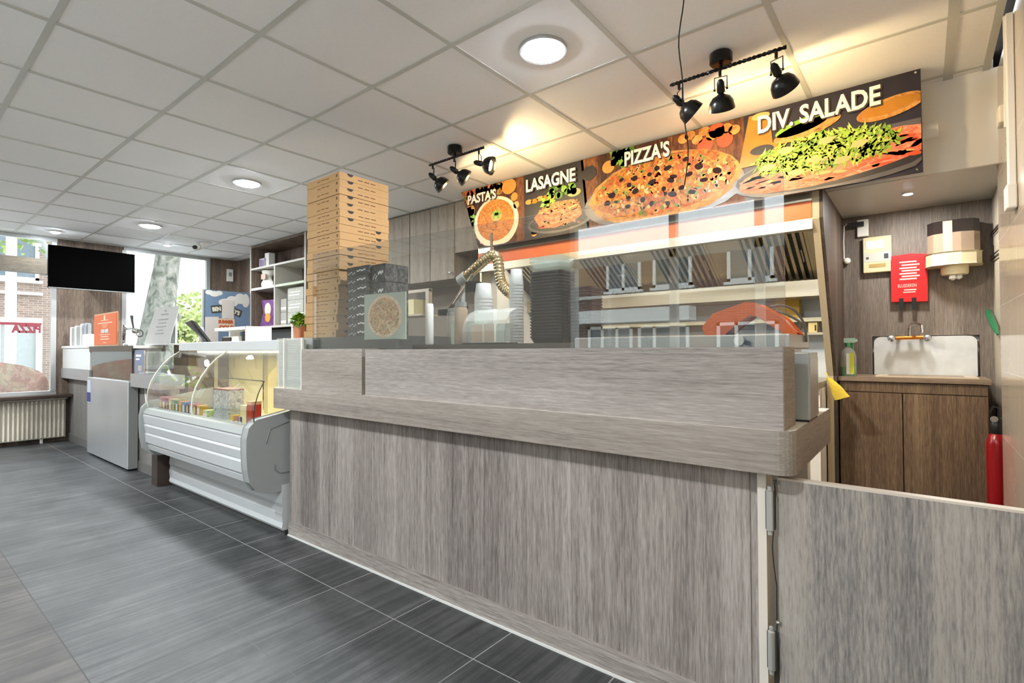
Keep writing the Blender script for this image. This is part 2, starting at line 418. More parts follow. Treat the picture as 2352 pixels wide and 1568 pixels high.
# back walls
struct(B().box(XL-.1, -5.69, 3.65, 3.75, 0, CZ).build('wall_back', M_dark_v, loc=(0, 0, 0)))
b = B().box(-5.69, -3.1, 3.95, 4.05, 0, CZ)
struct(b.build('wall_niche', mat('taupe_wall', '#7d7366', .6, vary=.08, vscale=4), loc=(0, 0, 0)))
struct(B().box(-3.1, -.45, 4.36, 4.46, 0, CZ).build('wall_kitchen', mat('white_wall_tile', '#d6d9d8', .15, vary=.03), loc=(0, 0, 0)))
struct(B().box(-3.1, -3.0, 3.55, 4.36, 0, CZ).build('wall_return', M_wallw, loc=(0, 0, 0)))
b = B()
b.box(-.45, .375, 4.35, 4.45, 1.19, CZ); b.box(-.45, -.275, 4.35, 4.45, 0, 1.19); b.box(.277, .375, 4.35, 4.45, 0, 1.19)
struct(b.build('wall_sink', M_panel_v, loc=(0, 0, 0)))
struct(B().box(-.28, .285, 4.40, 4.46, 0, 1.20).build('wall_sink_recess', M_wallw, loc=(0, 0, 0)))
# bulkhead
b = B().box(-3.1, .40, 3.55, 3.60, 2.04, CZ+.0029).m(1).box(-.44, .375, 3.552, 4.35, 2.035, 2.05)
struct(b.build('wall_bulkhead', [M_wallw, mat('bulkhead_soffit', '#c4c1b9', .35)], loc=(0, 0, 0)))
# left wall with its two windows
def wall_left():
    b = B()
    b.box(-8.55, XL, -1.9, 1.49, 0, .55)            # below window 1
    b.m(1)
    b.box(-8.55, XL, 1.485, 2.17, 0, CZ)            # wood pillar
    b.box(-8.55, XL, 3.255, 3.70, 0, CZ)
    b.box(-8.55, XL, 2.17, 3.255, 0, .86)
    return struct(b.build('wall_left', [M_dark_v, M_dark_v], loc=(0, 0, 0)))
wall_left()
def window(name, y0, y1, z0, z1, posts, x=-8.47):
    b = B(); t = .045
    b.box(x-.03, x+.03, y0, y1, z0, z0+t); b.box(x-.03, x+.03, y0, y1, z1-t, z1)
    for p in posts: b.box(x-.03, x+.035, p-.025, p+.025, z0+t, z1-t)
    w = struct(b.build(name, M_alu, loc=(0, 0, 0)))
    g = B().box(x-.006, x, y0+.02, y1-.02, z0+.02, z1-.02).build('window_pane', M_glass, parent=w)
    return w
window('window_1', -1.85, 1.485, .58, CZ, (-1.82, -.2, 1.455))
window('window_2', 2.17, 3.255, .86, CZ, (2.175, 3.225))
# window sill and front shop window behind the camera
struct(B().box(-8.47, -8.20, -1.85, 1.60, .553, .585).build('trim_5', mat('dark_brown_sill', '#3a2c25', .35), loc=(0, 0, 0)))
def front():
    y = -1.82
    b = B().box(XL-.1, XR+.1, -1.92, y, 0, .5)
    b.box(XL-.1, -3.15, -1.92, y, .5, CZ+.1); b.box(.31, .45, -1.92, y, .5, CZ+.1)
    struct(b.build('wall_front', mat('taupe_front_wall', '#9a948a', .6, vary=.06, vscale=2), loc=(0, 0, 0)))
    f = B(); f.box(-3.15, .31, -1.90, y, 2.03, 2.11); f.box(-3.15, .31, -1.90, y, .5, .56); f.box(-3.15, .31, -1.90, y, CZ-.04, CZ+.02)
    for x in (-3.12, -1.95, -1.15, -.40, .28): f.box(x-.035, x+.035, -1.90, y, .56, CZ-.04)
    w = struct(f.build('window_3', mat('white_window_frame', '#d8d8d3', .4), loc=(0, 0, 0)))
    B().box(-3.13, .31, -1.865, -1.86, .5, CZ).build('window_pane', M_glass, parent=w)
front()
# ---------------------------------------------------------------- main counter
cn = thing('service_counter', 'long grey oak service counter with overhanging ledge and raised front panel', 'counter', (-1.7, 1.9, 0))
B().box(-3.0, -.40, 1.605, 1.66, .0, .77).build('front_panel', M_wood_v, cn)
B().box(-3.0, -2.96, 1.66, 1.74, .0, .77).build('side_panel', M_wood_v, cn)
B().box(-3.003, -.40, 1.597, 1.606, .0, .085).build('kick_board', M_kick, cn)
B().box(-3.0, -.40, 1.590, 1.597, 0, .008).build('skirting_seal', mat('white_sealant', '#d8d8d4', .5), cn)
def ledge():
    r = .045; n = 6; x1, y0, y1 = -.272, 1.53, 2.215
    out = [(-3.052, y0)]
    for i in range(n+1):
        a = -math.pi/2+math.pi/2*i/n; out.append((x1-r+r*math.cos(a), y0+r+r*math.sin(a)))
    out += [(x1, y1), (x1-.3, y1), (x1-.3, 1.75), (-3.052, 1.75)]
    b = B(); n = len(out)
    z0, z1 = .768, .888
    for i in range(n):
        p, q = out[i], out[(i+1) % n]
        b.m(2 if abs(p[0]-q[0]) < 1e-6 and p[0] > -.3 else 0)
        b.face([(p[0], p[1], z0), (q[0], q[1], z0), (q[0], q[1], z1), (p[0], p[1], z1)])
    b.m(1).face([(p[0], p[1], z1) for p in out]); b.m(0).face([(p[0], p[1], z0) for p in reversed(out)])
    return b.build('ledge', [M_wood_h2, M_cream, M_wood_y], cn)
ledge()
b = B().box(-2.737, -2.172, 1.531, 1.68, .888, 1.118).build('left_upstand', M_wood_h2, cn)
b = B(); b.box(-2.152, -.295, 1.537, 1.69, .888, 1.114).build('right_upstand', [M_wood_h, M_wood_y], cn)
B().box(-.2955, -.2935, 1.537, 1.69, .888, 1.114).build('upstand_end', M_wood_y, cn)
B().box(-2.172, -2.152, 1.56, 1.69, .888, 1.10).build('joint_gap', M_inkd, cn)
B().box(-.375, -.352, 1.588, 1.66, 0, .768).build('hinge_post', mat('cream_post', '#dad3c6', .5), cn)
B().box(-.40, -.375, 1.61, 1.66, 0, .768).build('end_filler', M_wood_v, cn)
kb = thing('kitchen_base_unit', 'cream kitchen base unit glimpsed under the ledge end behind the gate', 'base unit', (-.9, 2.3, 0))
B().box(-2.9, -.35, 2.24, 2.30, 0, .86).build('front_board', M_cream, kb); B().box(-2.9, -.35, 2.30, 2.55, .80, .86).build('shelf_board', M_cream, kb)
# gate
gt = thing('counter_gate', 'low grey oak swing gate hinged at the right end of the counter', 'gate', (0, 1.61, 0))
B().box(-.325, .308, 1.60, 1.628, .01, .742).m(1).box(-.325, .308, 1.60, 1.628, .742, .748).build('gate_panel', [M_gate, M_edge], gt)
for z0, z1 in ((.60, .715), (.215, .325)):
    h = B().lathe((-.341, 1.580, z0), [(.0, -.012), (.006, -.010), (.006, 0), (.0095, .003), (.0095, z1-z0-.003), (.006, z1-z0), (.006, z1-z0+.010), (0, z1-z0+.014)], 14)
    h.m(1).box(-.3525, -.350, 1.580, 1.588, z0+.004, z1-.004).box(-.332, -.3295, 1.580, 1.600, z0+.004, z1-.004)
    h.build('hinge', [mat('hinge_zinc', '#c9cac6', .28, metal=.6), M_dgrey], gt, smooth=False)
    B().ball((-.327, 1.592, z1+.022), .006, 8).build('hinge_screw', M_chrome, gt)
B().tube([(-.334, 1.60, .74), (-.330, 1.60, .70), (-.340, 1.60, .55), (-.337, 1.60, .50), (-.330, 1.60, .44), (-.331, 1.60, .30)], .0013, 5).build('wire', M_black, gt)
# counter glass
b = B()
v = [(-2.74, 1.60, 1.118), (-.30, 1.60, 1.114), (-.30, 1.60, 1.605), (-2.74, 1.60, 1.667)]
b.raw(v+[(p[0], 1.606, p[2]) for p in v], [(0, 1, 2, 3), (7, 6, 5, 4), (0, 4, 5, 1), (1, 5, 6, 2), (2, 6, 7, 3), (3, 7, 4, 0)])
tag(b.build('sneeze_guard', M_cglass), 'long clear glass screen standing on the counter upstand', 'glass screen')
# ---------------------------------------------------------------- ceiling lamps
def downlight(x, y, r, label, power, col=(.94, .975, 1), group=None, strength=14):
    t = thing('downlight', label, 'ceiling light', (x, y, CZ), group)
    B().lathe((x, y, CZ-.012), [(r*.80, 0), (r*.98, .0), (r, .006), (r, .014)], 40).build('trim_ring', M_alu if r > .08 else M_white, t, smooth=True)
    B().lathe((x, y, CZ-.0135), [(0, -.016), (r*.45, -.013), (r*.70, -.006), (r*.80, 0), (r*.80, .003)], 40).build('lamp_diffuser', EMIT, t, smooth=True)
    d = bpy.data.lights.new('downlight_glow', 'AREA'); d.shape = 'DISK'; d.size = r*1.5; d.energy = power; d.color = col
    o = bpy.data.objects.new('downlight_glow', d); C.objects.link(o); o.location = (x, y, CZ-.034)
    return t
EMIT = mat('lamp_diffuser_glow', '#eef6ff', .5, emit=110)
DL = 34
downlight(-1.384, 1.98, .113, 'largest-looking round recessed ceiling lamp with grey ring, above the middle of the counter', DL)
downlight(-4.432, 1.99, .113, 'round recessed ceiling lamp with grey ring beyond the pizza box stack', DL)
downlight(-6.78, 1.985, .113, 'round recessed ceiling lamp between the television and the shelf unit', DL)
downlight(-7.956, 1.379, .055, 'tiny recessed spot in the ceiling by the television corner near the big window', 12)
downlight(-7.812, 2.48, .045, 'tiny recessed spot in the ceiling in front of the tree window', 12)
for x, y in ((-1.0, -.35), (-3.2, -.2), (-5.6, -.2), (-7.4, -.3)):  # unseen lamps behind the camera, added to light the room
    downlight(x, y, .113, 'unseen ceiling lamp added over the customer floor to light the room', DL, group='unseen ceiling lamps added over the customer floor')
# kitchen worktop lamps
t = thing('soffit_spot', 'tiny recessed spot in the grey soffit above the sink corner', 'ceiling light', (-.06, 3.88, 2.03))
B().lathe((-.06, 3.88, 2.027), [(.022, 0), (.028, 0), (.028, .008)], 20).build('trim_ring', M_white, t, smooth=True)
B().lathe((-.06, 3.88, 2.026), [(0, 0), (.022, 0), (.022, .004)], 20).build('lamp_diffuser', EMIT, t)
d = bpy.data.lights.new('soffit_glow', 'AREA'); d.shape = 'DISK'; d.size = .12; d.energy = 8; d.color = (1, .97, .93)
o = bpy.data.objects.new('soffit_glow', d); C.objects.link(o); o.location = (-.06, 3.88, 2.022)

def spot_track(cx, x0, x1, heads, label):
    y = 2.545; z = 2.452
    t = thing('spotlight_track', label, 'spotlight', (cx, y, CZ))
    B().lathe((cx, y, CZ-.052), [(.0, 0), (.045, 0), (.052, .008), (.052, .045), (.048, .051)], 28).build('canopy', M_blackm, t, smooth=True)
    b = B(); n = 60; L = []
    for i in range(n+1):
        L.append(Vector((x0+(x1-x0)*i/n, y, z)))
    for ph in (0, math.pi):                      # twisted pair bar
        pts = [(p[0], y+.0045*math.cos(ph+i*1.3), z+.0045*math.sin(ph+i*1.3)) for i, p in enumerate(L)]
        b.tube(pts, .0055, 6)
    b.cyl((cx, y, z), (cx, y, CZ-.05), .008)
    b.build('bar', M_blackm, t)
    for hx, d in heads:
        d = Vector(d).normalized(); p0 = Vector((hx, y, z))
        piv = Vector((hx, y+.01, z-.095)); ux = Vector((0, 0, 1)).cross(d).normalized()
        h = B().cyl(p0, p0+Vector((0, 0, -.035)), .007, 10)
        w = .028
        a = piv+ux*w; c = piv-ux*w; top = Vector((hx, y, z-.035))
        h.tube([a, Vector((a.x, a.y, top.z)), Vector((c.x, c.y, top.z)), c], .0028, 6)
        h.ball(a, .006, 8).ball(c, .006, 8)
        h.tube([c+ux*-.002, c+Vector((-.012, 0, .01)), c+Vector((-.02, 0, -.004)), c+Vector((-.008, 0, -.014))], .0018, 5)
        arm = h.build('lamp_arm', M_blackm, t)
        back = piv-d*.035
        B().lathe(back, [(0, -.012), (.008, -.010), (.017, .005), (.019, .045), (.012, .055), (.022, .062), (.024, .068)], 16, d).build('lamp_socket', M_blackm, t, smooth=True)
        sh = B().lathe(back, [(.022, .062), (.040, .070), (.054, .090), (.060, .118), (.061, .128), (.0585, .128), (.057, .116), (.05, .092), (.035, .076), (.018, .068)], 26, d).build('lamp_shade', M_blackm, t, smooth=True)
        bc = back+d*.118
        B().lathe(back, [(0.0, .070), (.028, .078), (.036, .1), (.034, .112), (0, .118)], 16, d).build('bulb', WARM, sh, smooth=True)
        L2 = bpy.data.lights.new('spotlight_beam', 'SPOT'); L2.energy = 9.5; L2.color = (1, .72, .36); L2.spot_size = math.radians(165); L2.spot_blend = .35; L2.shadow_soft_size = .03
        o = bpy.data.objects.new('spotlight_beam', L2); C.objects.link(o); o.location = back+d*.132
        dd = Vector((d.x*.5, d.y, d.z*.25)); o.rotation_euler = dd.to_track_quat('-Z', 'Y').to_euler()
    return t
WARM = mat('warm_bulb_glow', '#ffdf9c', .4, emit=12)
spot_track(-.74, -.99, -.46, [(-.945, (.55, .55, -.62)), (-.745, (-.12, .55, -.75)), (-.50, (.22, .62, -.55))], 'black three-head spotlight bar lighting the salad end of the food banner')
spot_track(-2.53, -2.79, -2.26, [(-2.755, (.45, .55, -.6)), (-2.535, (.5, .55, -.5)), (-2.305, (.85, .35, -.28))], 'black three-head spotlight bar lighting the pasta end of the food banner')

# wire hanging from the ceiling in front of the banner
pts = []
for i in range(25):
    k = i/24; z = CZ-.002-(CZ-1.63)*k
    pts.append((-.585+.010*math.sin(k*9)+.004*math.sin(k*23), 1.612, z))
tag(B().tube(pts, .0022, 6).build('hanging_wire', M_black), 'thin black wire hanging from the ceiling tiles down to the glass screen', 'wire')

# ---------------------------------------------------------------- food banner
sg = thing('food_banner', 'long printed food banner under the ceiling with pasta, lasagne, pizza and salad pictures', 'sign', (-1.6, 3.32, 1.98))
YS = 3.30
B().prism([(-3.20, 2.512), (-2.995, 1.982), (.012, 1.992), (.008, 2.516)], 'xz', YS, YS+.012).build('backing_board', mat('banner_dark_ground', '#2a2021', .4, vary=.25, vscale=6), sg)
rnd = random.Random(5)
f_tom = food('tomato_basil_print', ['#7a2413', '#c0502a', '#e2893f', '#3f5a1e', '#d9b074'], 28, 8)
f_pasta = food('pasta_print', ['#b8481a', '#df7a24', '#e89c3a', '#9a3414', '#e6b25c', '#6a1f0e'], 90, 24)
f_wood = wood('warm_wood_print', [(.3, '#2b1810'), (.45, '#4f2c18'), (.6, '#7a4a28'), (.75, '#a8713f')], 'z', fine=20, band=9)
f_las = food('lasagne_print', ['#8e3014', '#c87a40', '#d9a870', '#a84e24', '#c98a50', '#6a2410'], 60, 22)
f_pizza = food('pizza_print', ['#a83a14', '#c8701e', '#d69a3c', '#b04c16', '#7e280f', '#c98a34', '#5e5e1c', '#3a1a10'], 46, 20)
f_crust = food('crust_print', ['#8e5522', '#b87a34', '#cf9a54', '#6e3c14'], 30, 12)
f_ham = food('ham_print', ['#b23a22', '#e06a48', '#f09a78', '#c94a2c', '#f3b79a'], 26, 14, stretch=(1, 1, 3))
f_rock = [mat('rocket_leaf_a', '#8fae24', .5, vary=.2), mat('rocket_leaf_b', '#6b8f1c', .5, vary=.2), mat('rocket_leaf_c', '#b4c456', .5, vary=.2)]
f_olive = mat('black_olive_print', '#2b1c20', .6, spec=.1, vary=.3)
f_cheese = mat('parmesan_print', '#cfa968', .5, vary=.12)
f_yel = mat('amber_oil_print', '#b0741a', .3, vary=.3)
f_onion = mat('onion_print', '#cf8f3c', .4, vary=.2)
f_egg = mat('tomato_print', '#d8532c', .3, vary=.2)
f_green = mat('basil_print', '#4c7d1e', .4, vary=.3)
f_brightg = mat('fresh_leaf_print', '#7fae2c', .4, vary=.25)
f_bowl = mat('bowl_cream_print', '#e8dcb8', .35)
f_plate = mat('plate_shade_print', '#5b5557', .3, vary=.2)
f_dark = mat('slate_print', '#1f1a1c', .4, vary=.4, vscale=8)
f_night = mat('night_blue_print', '#241f2b', .35, vary=.35, vscale=5)
PM = [f_tom, f_pasta, f_wood, f_las, f_pizza, f_crust, f_ham] + f_rock + [f_olive, f_cheese, f_yel, f_onion, f_egg, f_green, f_brightg, f_bowl, f_plate, f_dark, f_night]
TOM, PAS, WOO, LAS, PIZ, CRU, HAM, R0, R1, R2_, OLI, CHE, YEL, ONI, EGG, GRE, BRG, BOW, PLA, DRK, NIG = range(21)
class Lay:
    """flat print layers, each a fraction of a millimetre above the last, clipped to the banner outline"""
    def __init__(s): s.b = B(); s.y = YS-.0006
    def up(s): s.y -= .00035
    def clip(s, x, z):
        z = min(max(z, 1.992), 2.511); xl = -3.20+(2.512-z)/(2.512-1.982)*.205+.002
        return (min(max(x, xl), .007), z)
    def poly(s, k, pts):
        s.b.m(k).face([(p[0], s.y, p[1]) for p in [s.clip(*q) for q in pts]])
    def ell(s, k, cx, cz, rx, rz, rot=0, n=28, wob=0):
        p = []
        for i in range(n):
            a = 2*math.pi*i/n; w = 1+wob*rnd.uniform(-1, 1); X, Z = rx*w*math.cos(a), rz*w*math.sin(a)
            p.append((cx+X*math.cos(rot)-Z*math.sin(rot), cz+X*math.sin(rot)+Z*math.cos(rot)))
        s.poly(k, p)
    def leaf(s, k, cx, cz, l, w, a):
        P = [(-.5, 0), (-.3, .5), (0, .25), (.12, .55), (.3, .2), (.5, 0), (.3, -.25), (.1, -.5), (0, -.2), (-.3, -.45)]
        s.poly(k, [(cx+l*p*math.cos(a)-w*q*math.sin(a), cz+l*p*math.sin(a)+w*q*math.cos(a)) for p, q in P])
g = Lay()
# grounds of the four pictures
g.poly(WOO, [(-3.20, 2.512), (-2.50, 2.512), (-2.50, 1.98), (-2.995, 1.98)])
g.poly(DRK, [(-2.50, 2.512), (-1.95, 2.512), (-1.90, 1.98), (-2.50, 1.98)])
g.poly(WOO, [(-1.97, 2.512), (-.83, 2.512), (-.83, 1.98), (-1.92, 1.98)])
g.poly(NIG, [(-.83, 2.512), (.008, 2.512), (.008, 1.98), (-.83, 1.98)])
g.up()
# pasta corner: tomatoes, basil, onion
for i in range(9): g.ell(TOM, -3.15+.055*i, 2.47+rnd.uniform(-.02, .02), .045, .045, wob=.1)
for z in (2.42, 2.33): g.ell(ONI, -3.09, z, .05, .05)
for i in range(7): g.leaf(GRE if i % 2 else BRG, -3.09+rnd.uniform(-.02, .03), 2.33-.035*i, .11, .07, rnd.uniform(0, 3))
for i in range(6): g.leaf(BRG, -3.0+.05*i, 2.475+rnd.uniform(-.02, .02), .09, .06, rnd.uniform(0, 3))
for i in range(14): g.ell(EGG if i % 3 else TOM, -3.02+.028*i+rnd.uniform(-.01, .01), 2.06-.002*i+rnd.uniform(-.04, .03), .018, .018)
g.up()
g.ell(ONI, -2.655, 2.455, .075, .062); g.ell(ONI, -2.60, 2.36, .035, .035); g.ell(CHE, -2.58, 2.29, .03, .03)
g.ell(BOW, -2.80, 2.185, .245, .215, -.1); g.up()
g.ell(PAS, -2.805, 2.20, .205, .175, -.1); g.up()
for i in range(46):
    a = rnd.uniform(0, 6.28); r = rnd.uniform(0, .85); x, z = -2.805+.19*r*math.cos(a), 2.20+.16*r*math.sin(a); t = rnd.uniform(0, 3.1)
    g.poly(rnd.choice([PAS, CRU, LAS, CHE]), [(x-.04*math.cos(t), z-.04*math.sin(t)), (x-.035*math.cos(t)+.006, z-.035*math.sin(t)+.006), (x+.04*math.cos(t), z+.04*math.sin(t)), (x+.035*math.cos(t)+.004, z+.035*math.sin(t)-.006)])
g.up()
g.ell(CHE, -2.79, 2.235, .06, .045)
g.up()
for i in range(5): g.leaf(BRG, -2.79+.03*math.cos(i*1.3), 2.25+.022*math.sin(i*1.3), .06, .035, i*1.3)
# lasagne
for i in range(16): g.ell(BRG if i % 2 else GRE, -2.20+rnd.uniform(-.06, .17), 2.34+rnd.uniform(-.06, .05), .026, .026)
for i in range(5): g.ell(YEL if i % 2 else ONI, -2.45+.055*i, 2.29+rnd.uniform(-.015, .01), .035, .02)
g.ell(CHE, -2.03, 2.285, .06, .03)
g.ell(DRK, -2.40, 2.06, .05, .04); g.ell(ONI, -2.40, 2.035, .03, .03)
g.up(); g.ell(PLA, -2.17, 2.09, .29, .085); g.up(); g.ell(DRK, -2.17, 2.095, .27, .072); g.up()
g.poly(LAS, [(-2.40, 2.15), (-2.34, 2.20), (-2.22, 2.245), (-2.03, 2.235), (-1.97, 2.17), (-1.96, 2.11), (-2.03, 2.07), (-2.20, 2.045), (-2.34, 2.06), (-2.37, 2.11)])
g.up()
for z in (2.09, 2.13, 2.165): g.poly(CHE, [(-2.36, z+.02), (-2.28, z+.002), (-2.20, z-.012), (-2.10, z), (-1.98, z+.022), (-1.99, z+.030), (-2.10, z+.010), (-2.20, z-.002), (-2.30, z+.016)])
g.up()
for i in range(90):
    x, z = rnd.uniform(-2.37, -1.98), rnd.uniform(2.06, 2.235)
    g.ell(rnd.choice([LAS, CRU, EGG, TOM, CHE, LAS]), x, z-.03*abs(x+2.17)*2, rnd.uniform(.008, .022), rnd.uniform(.004, .010), rnd.uniform(-.4, .4), 8, .3)
for i in range(5): g.leaf(BRG, -2.27+.04*math.cos(i*1.2), 2.255+.025*math.sin(i*1.2), .08, .04, i*1.2)
# pizza
g.ell(DRK, -1.90, 2.40, .06, .055, wob=.1); g.ell(ONI, -1.74, 2.41, .05, .045)
for i in range(12): g.leaf(GRE if i % 2 else BRG, -1.68+rnd.uniform(-.07, .16), 2.465+rnd.uniform(-.045, .035), .12, .06, rnd.uniform(0, 3))
for i in range(8): g.ell(CRU, -1.20+.045*i, 2.47+rnd.uniform(-.03, .02), .035, .03)
for x, z in ((-1.06, 2.395), (-.94, 2.40), (-.99, 2.47)): g.ell(EGG, x, z, .048, .048)
g.up(); g.ell(PLA, -1.38, 2.14, .56, .20, .0); g.up(); g.ell(CRU, -1.37, 2.185, .525, .225, .02, wob=.02); g.up(); g.ell(PIZ, -1.365, 2.205, .49, .198, .02, wob=.03); g.up()
for i in range(260):
    a = rnd.uniform(0, 6.28); r = math.sqrt(rnd.uniform(0, .95)); x, z = -1.365+.475*r*math.cos(a), 2.205+.185*r*math.sin(a)
    g.ell(rnd.choice([CHE, YEL, EGG, PIZ, CRU, GRE, CHE, ONI]), x, z, rnd.uniform(.008, .026), rnd.uniform(.005, .013), rnd.uniform(0, 3), 9, .25)
g.up()
for i in range(26):
    a = i*2.399; r = math.sqrt((i+.5)/26)*.9; x, z = -1.365+.44*r*math.cos(a)+rnd.uniform(-.03, .03), 2.205+.165*r*math.sin(a)+rnd.uniform(-.015, .015)
    g.ell(OLI, x, z, rnd.uniform(.016, .03), rnd.uniform(.012, .021), rnd.uniform(-.5, .5), 14, .06)
# oil bottle, spoon
g.poly(YEL, [(-.86, 2.20), (-.80, 2.50), (-.69, 2.50), (-.66, 2.20)]); g.up(); g.ell(CHE, -.735, 2.485, .05, .022); g.ell(YEL, -.73, 2.28, .09, .045); g.up(); g.ell(DRK, -.73, 2.283, .065, .028)
g.up()
# salad
g.ell(CRU, -.50, 2.345, .17, .045, .18); g.ell(BRG, -.52, 2.37, .14, .04, .18)
g.ell(CRU, -.115, 2.355, .15, .052, .16); g.ell(PLA, -.12, 2.235, .34, .03, .03)
g.up(); g.ell(YEL, -.115, 2.36, .12, .034, .16)
g.ell(PLA, -.36, 2.115, .54, .135, .05); g.up(); g.ell(DRK, -.36, 2.125, .52, .12, .05); g.up()
g.ell(HAM, -.37, 2.13, .50, .105, .10, wob=.02); g.up()
for i in range(70):
    a = rnd.uniform(0, 6.28); r = math.sqrt(rnd.uniform(.1, 1)); x, z = -.37+.47*r*math.cos(a), 2.13+.095*r*math.sin(a)+.04*r*math.cos(a)
    g.ell(rnd.choice([HAM, EGG, HAM, CHE]), x, z, rnd.uniform(.03, .06), rnd.uniform(.006, .012), rnd.uniform(-.3, .5), 10, .2)
for lv in range(5):
    g.up()
    for i in range(120):
        a = rnd.uniform(0, 6.28); r = math.sqrt(rnd.uniform(0, 1)); x, z = -.43+.34*r*math.cos(a), 2.21+.095*r*math.sin(a)-.01
        g.leaf(rnd.choice([R0, R1, R2_, R0]), x, z, rnd.uniform(.04, .10), rnd.uniform(.010, .020), rnd.uniform(0, 6.28))
g.up()
for x, z, a in ((-.60, 2.25, .1), (-.40, 2.255, .3), (-.46, 2.16, -.2), (-.25, 2.20, .3), (-.55, 2.11, -.1), (-.33, 2.13, .3), (-.70, 2.17, .2)):
    g.poly(CHE, [(x-.045*math.cos(a), z-.03*math.sin(a)-.006), (x+.01, z-.02), (x+.05*math.cos(a), z+.03*math.sin(a)), (x+.005, z+.018), (x-.03, z+.014)])
g.b.build('printed_pictures', PM, sg)
M_letter = mat('banner_letter_white', '#f4efe4', .45); M_ls = mat('banner_letter_shadow', '#3a2a20', .6)
def word(txt, x, z, size, sx, tilt=0):
    ux = Vector((math.cos(tilt), 0, math.sin(tilt))); uy = Vector((-math.sin(tilt), 0, math.cos(tilt)))
    b = B().m(1).text(txt, size, (x+.006, g.y-.0008, z-.006), ux, uy, .0002, sx, bold=.006)
    b.m(0).text(txt, size, (x, g.y-.0020, z), ux, uy, .0003, sx, bold=.004)
    b.build('lettering', [M_letter, M_ls], sg)
word("PASTA'S", -3.115, 2.385, .105, .88)
word("LASAGNE", -2.475, 2.370, .135, .80)
word("PIZZA'S", -1.615, 2.385, .135, .72)
word("DIV. SALADE", -.755, 2.385, .14, .76)
for x, z in ((-.012, 2.50), (-.012, 2.006), (-1.6, 2.502), (-2.96, 2.0)): B().ball((x, YS-.002, z), .007, 8).build('screw', M_chrome, sg)
p = thing('banner_bracket', 'stubby white pipe bracket sticking out behind the salad end of the banner', 'bracket', (.02, 3.42, 2.19))
B().cyl((-.25, 3.42, 2.232), (.075, 3.42, 2.232), .042, 24).build('pipe', M_white, p, smooth=True)
B().cyl((-.02, 3.42, 2.232), (-.02, 3.55, 2.232), .02, 12).build('wall_arm', M_white, p)
B().cyl((-.20, 3.312, 2.232), (-.20, 3.42, 2.232), .012, 12).build('banner_arm', M_white, p)

# ---------------------------------------------------------------- extraction hood and its slanted side panel
hd = thing('extraction_hood', 'long stainless steel extraction hood with orange stripe under the food banner', 'extractor hood', (-1.8, 3.9, 1.47))
b = B().box(-3.09, -.49, 3.40, 3.55, 1.965, 2.035).box(-3.09, -.49, 3.41, 4.34, 1.95, 2.03).box(-3.09, -.49, 3.40, 3.46, 1.80, 1.862)
b.box(-3.09, -3.07, 3.42, 4.34, 1.50, 1.97).box(-3.09, -.49, 3.46, 3.47, 1.81, 1.96)
b.build('canopy', M_steelw, hd)
B().box(-2.9, -.7, 3.60, 3.64, 1.925, 1.945).build('added_hood_strip', mat('added_hood_strip_glow', '#fff0cf', .4, emit=4), hd)  # glowing strip added to brighten the space under the hood
d = bpy.data.lights.new('added_hood_light', 'AREA'); d.shape = 'RECTANGLE'; d.size = 2.2; d.size_y = .05; d.energy = 22; d.color = (1, .9, .72)  # area light added with the strip to light below the hood
o = bpy.data.objects.new('added_hood_light', d); C.objects.link(o); o.location = (-1.8, 3.56, 1.90); o.rotation_euler = (math.radians(25), 0, 0)
B().box(-3.09, -.49, 3.398, 3.41, 1.862, 1.962).build('orange_stripe', M_orange2, hd)
B().box(-3.09, -.49, 3.397, 3.405, 2.016, 2.04).build('top_stripe', M_orange2, hd)
# slanted filter bank
P0, P1 = Vector((0, 3.50, 1.93)), Vector((0, 4.12, 1.56))
sl = (P1-P0); L = sl.length; sd = sl.normalized(); nn = Vector((0, -sd.z, sd.y)); nn = -nn if nn.z > 0 else nn
def slab(b, x0, x1, s0, s1, h0, h1):
    vs = []
    for h in (h0, h1):
        for (x, s) in ((x0, s0), (x1, s0), (x1, s1), (x0, s1)): vs.append(Vector((x, 0, 0))+P0+sd*s+nn*h)
    b.raw(vs, [(0, 1, 2, 3), (7, 6, 5, 4), (0, 4, 5, 1), (1, 5, 6, 2), (2, 6, 7, 3), (3, 7, 4, 0)])
b = B(); slab(b, -3.07, -.49, 0, L, -.03, -.02); b.build('filter_housing', mat('hood_dark_brown', '#2c241a', .5), hd)  # even dark brown board behind the filter slats
x = -2.84
while x < -.6:
    wf = .42
    b = B(); e = .018
    slab(b, x, x+wf, .02, .02+e, -.018, .006); slab(b, x, x+wf, L-.04, L-.04+e, -.018, .006); slab(b, x, x+e, .02, L-.03, -.018, .006); slab(b, x+wf-e, x+wf, .02, L-.03, -.018, .006)
    k = x+.035
    while k < x+wf-.03:
        slab(b, k, k+.018, .03, L-.04, -.01, .004); k += .043
    f = b.build('grease_filter', M_steelw, hd)
    hb = B(); cx_ = x+wf-.05; slab(hb, cx_-.004, cx_+.004, L*.45, L*.62, .006, .022); hb.build('filter_handle', M_chrome, f)
    b = B(); slab(b, x+wf, min(x+wf+.20, -.495), .0, L, -.018, .0); b.build('blank_panel', M_steelw, hd)
    x += .62
b = B().box(-3.07, -.52, 4.0, 4.34, 1.465, 1.575); b.build('rear_channel', M_steelw, hd)
sp = thing('slanted_side_panel', 'tall dark oak end panel with slanted pale front edge between hood and sink', 'panel', (-.46, 4.1, 0))
pf = [(3.40, 2.035), (3.40, 1.86), (3.90, .93), (3.90, 0), (4.345, 0), (4.345, 2.035)]
B().prism(pf, 'yz', -.455, -.437).build('outer_board', wood('darkest_oak', [(.3, '#2f2722'), (.44, '#463c34'), (.55, '#574b42'), (.7, '#6b5f55')], 'z'), sp)
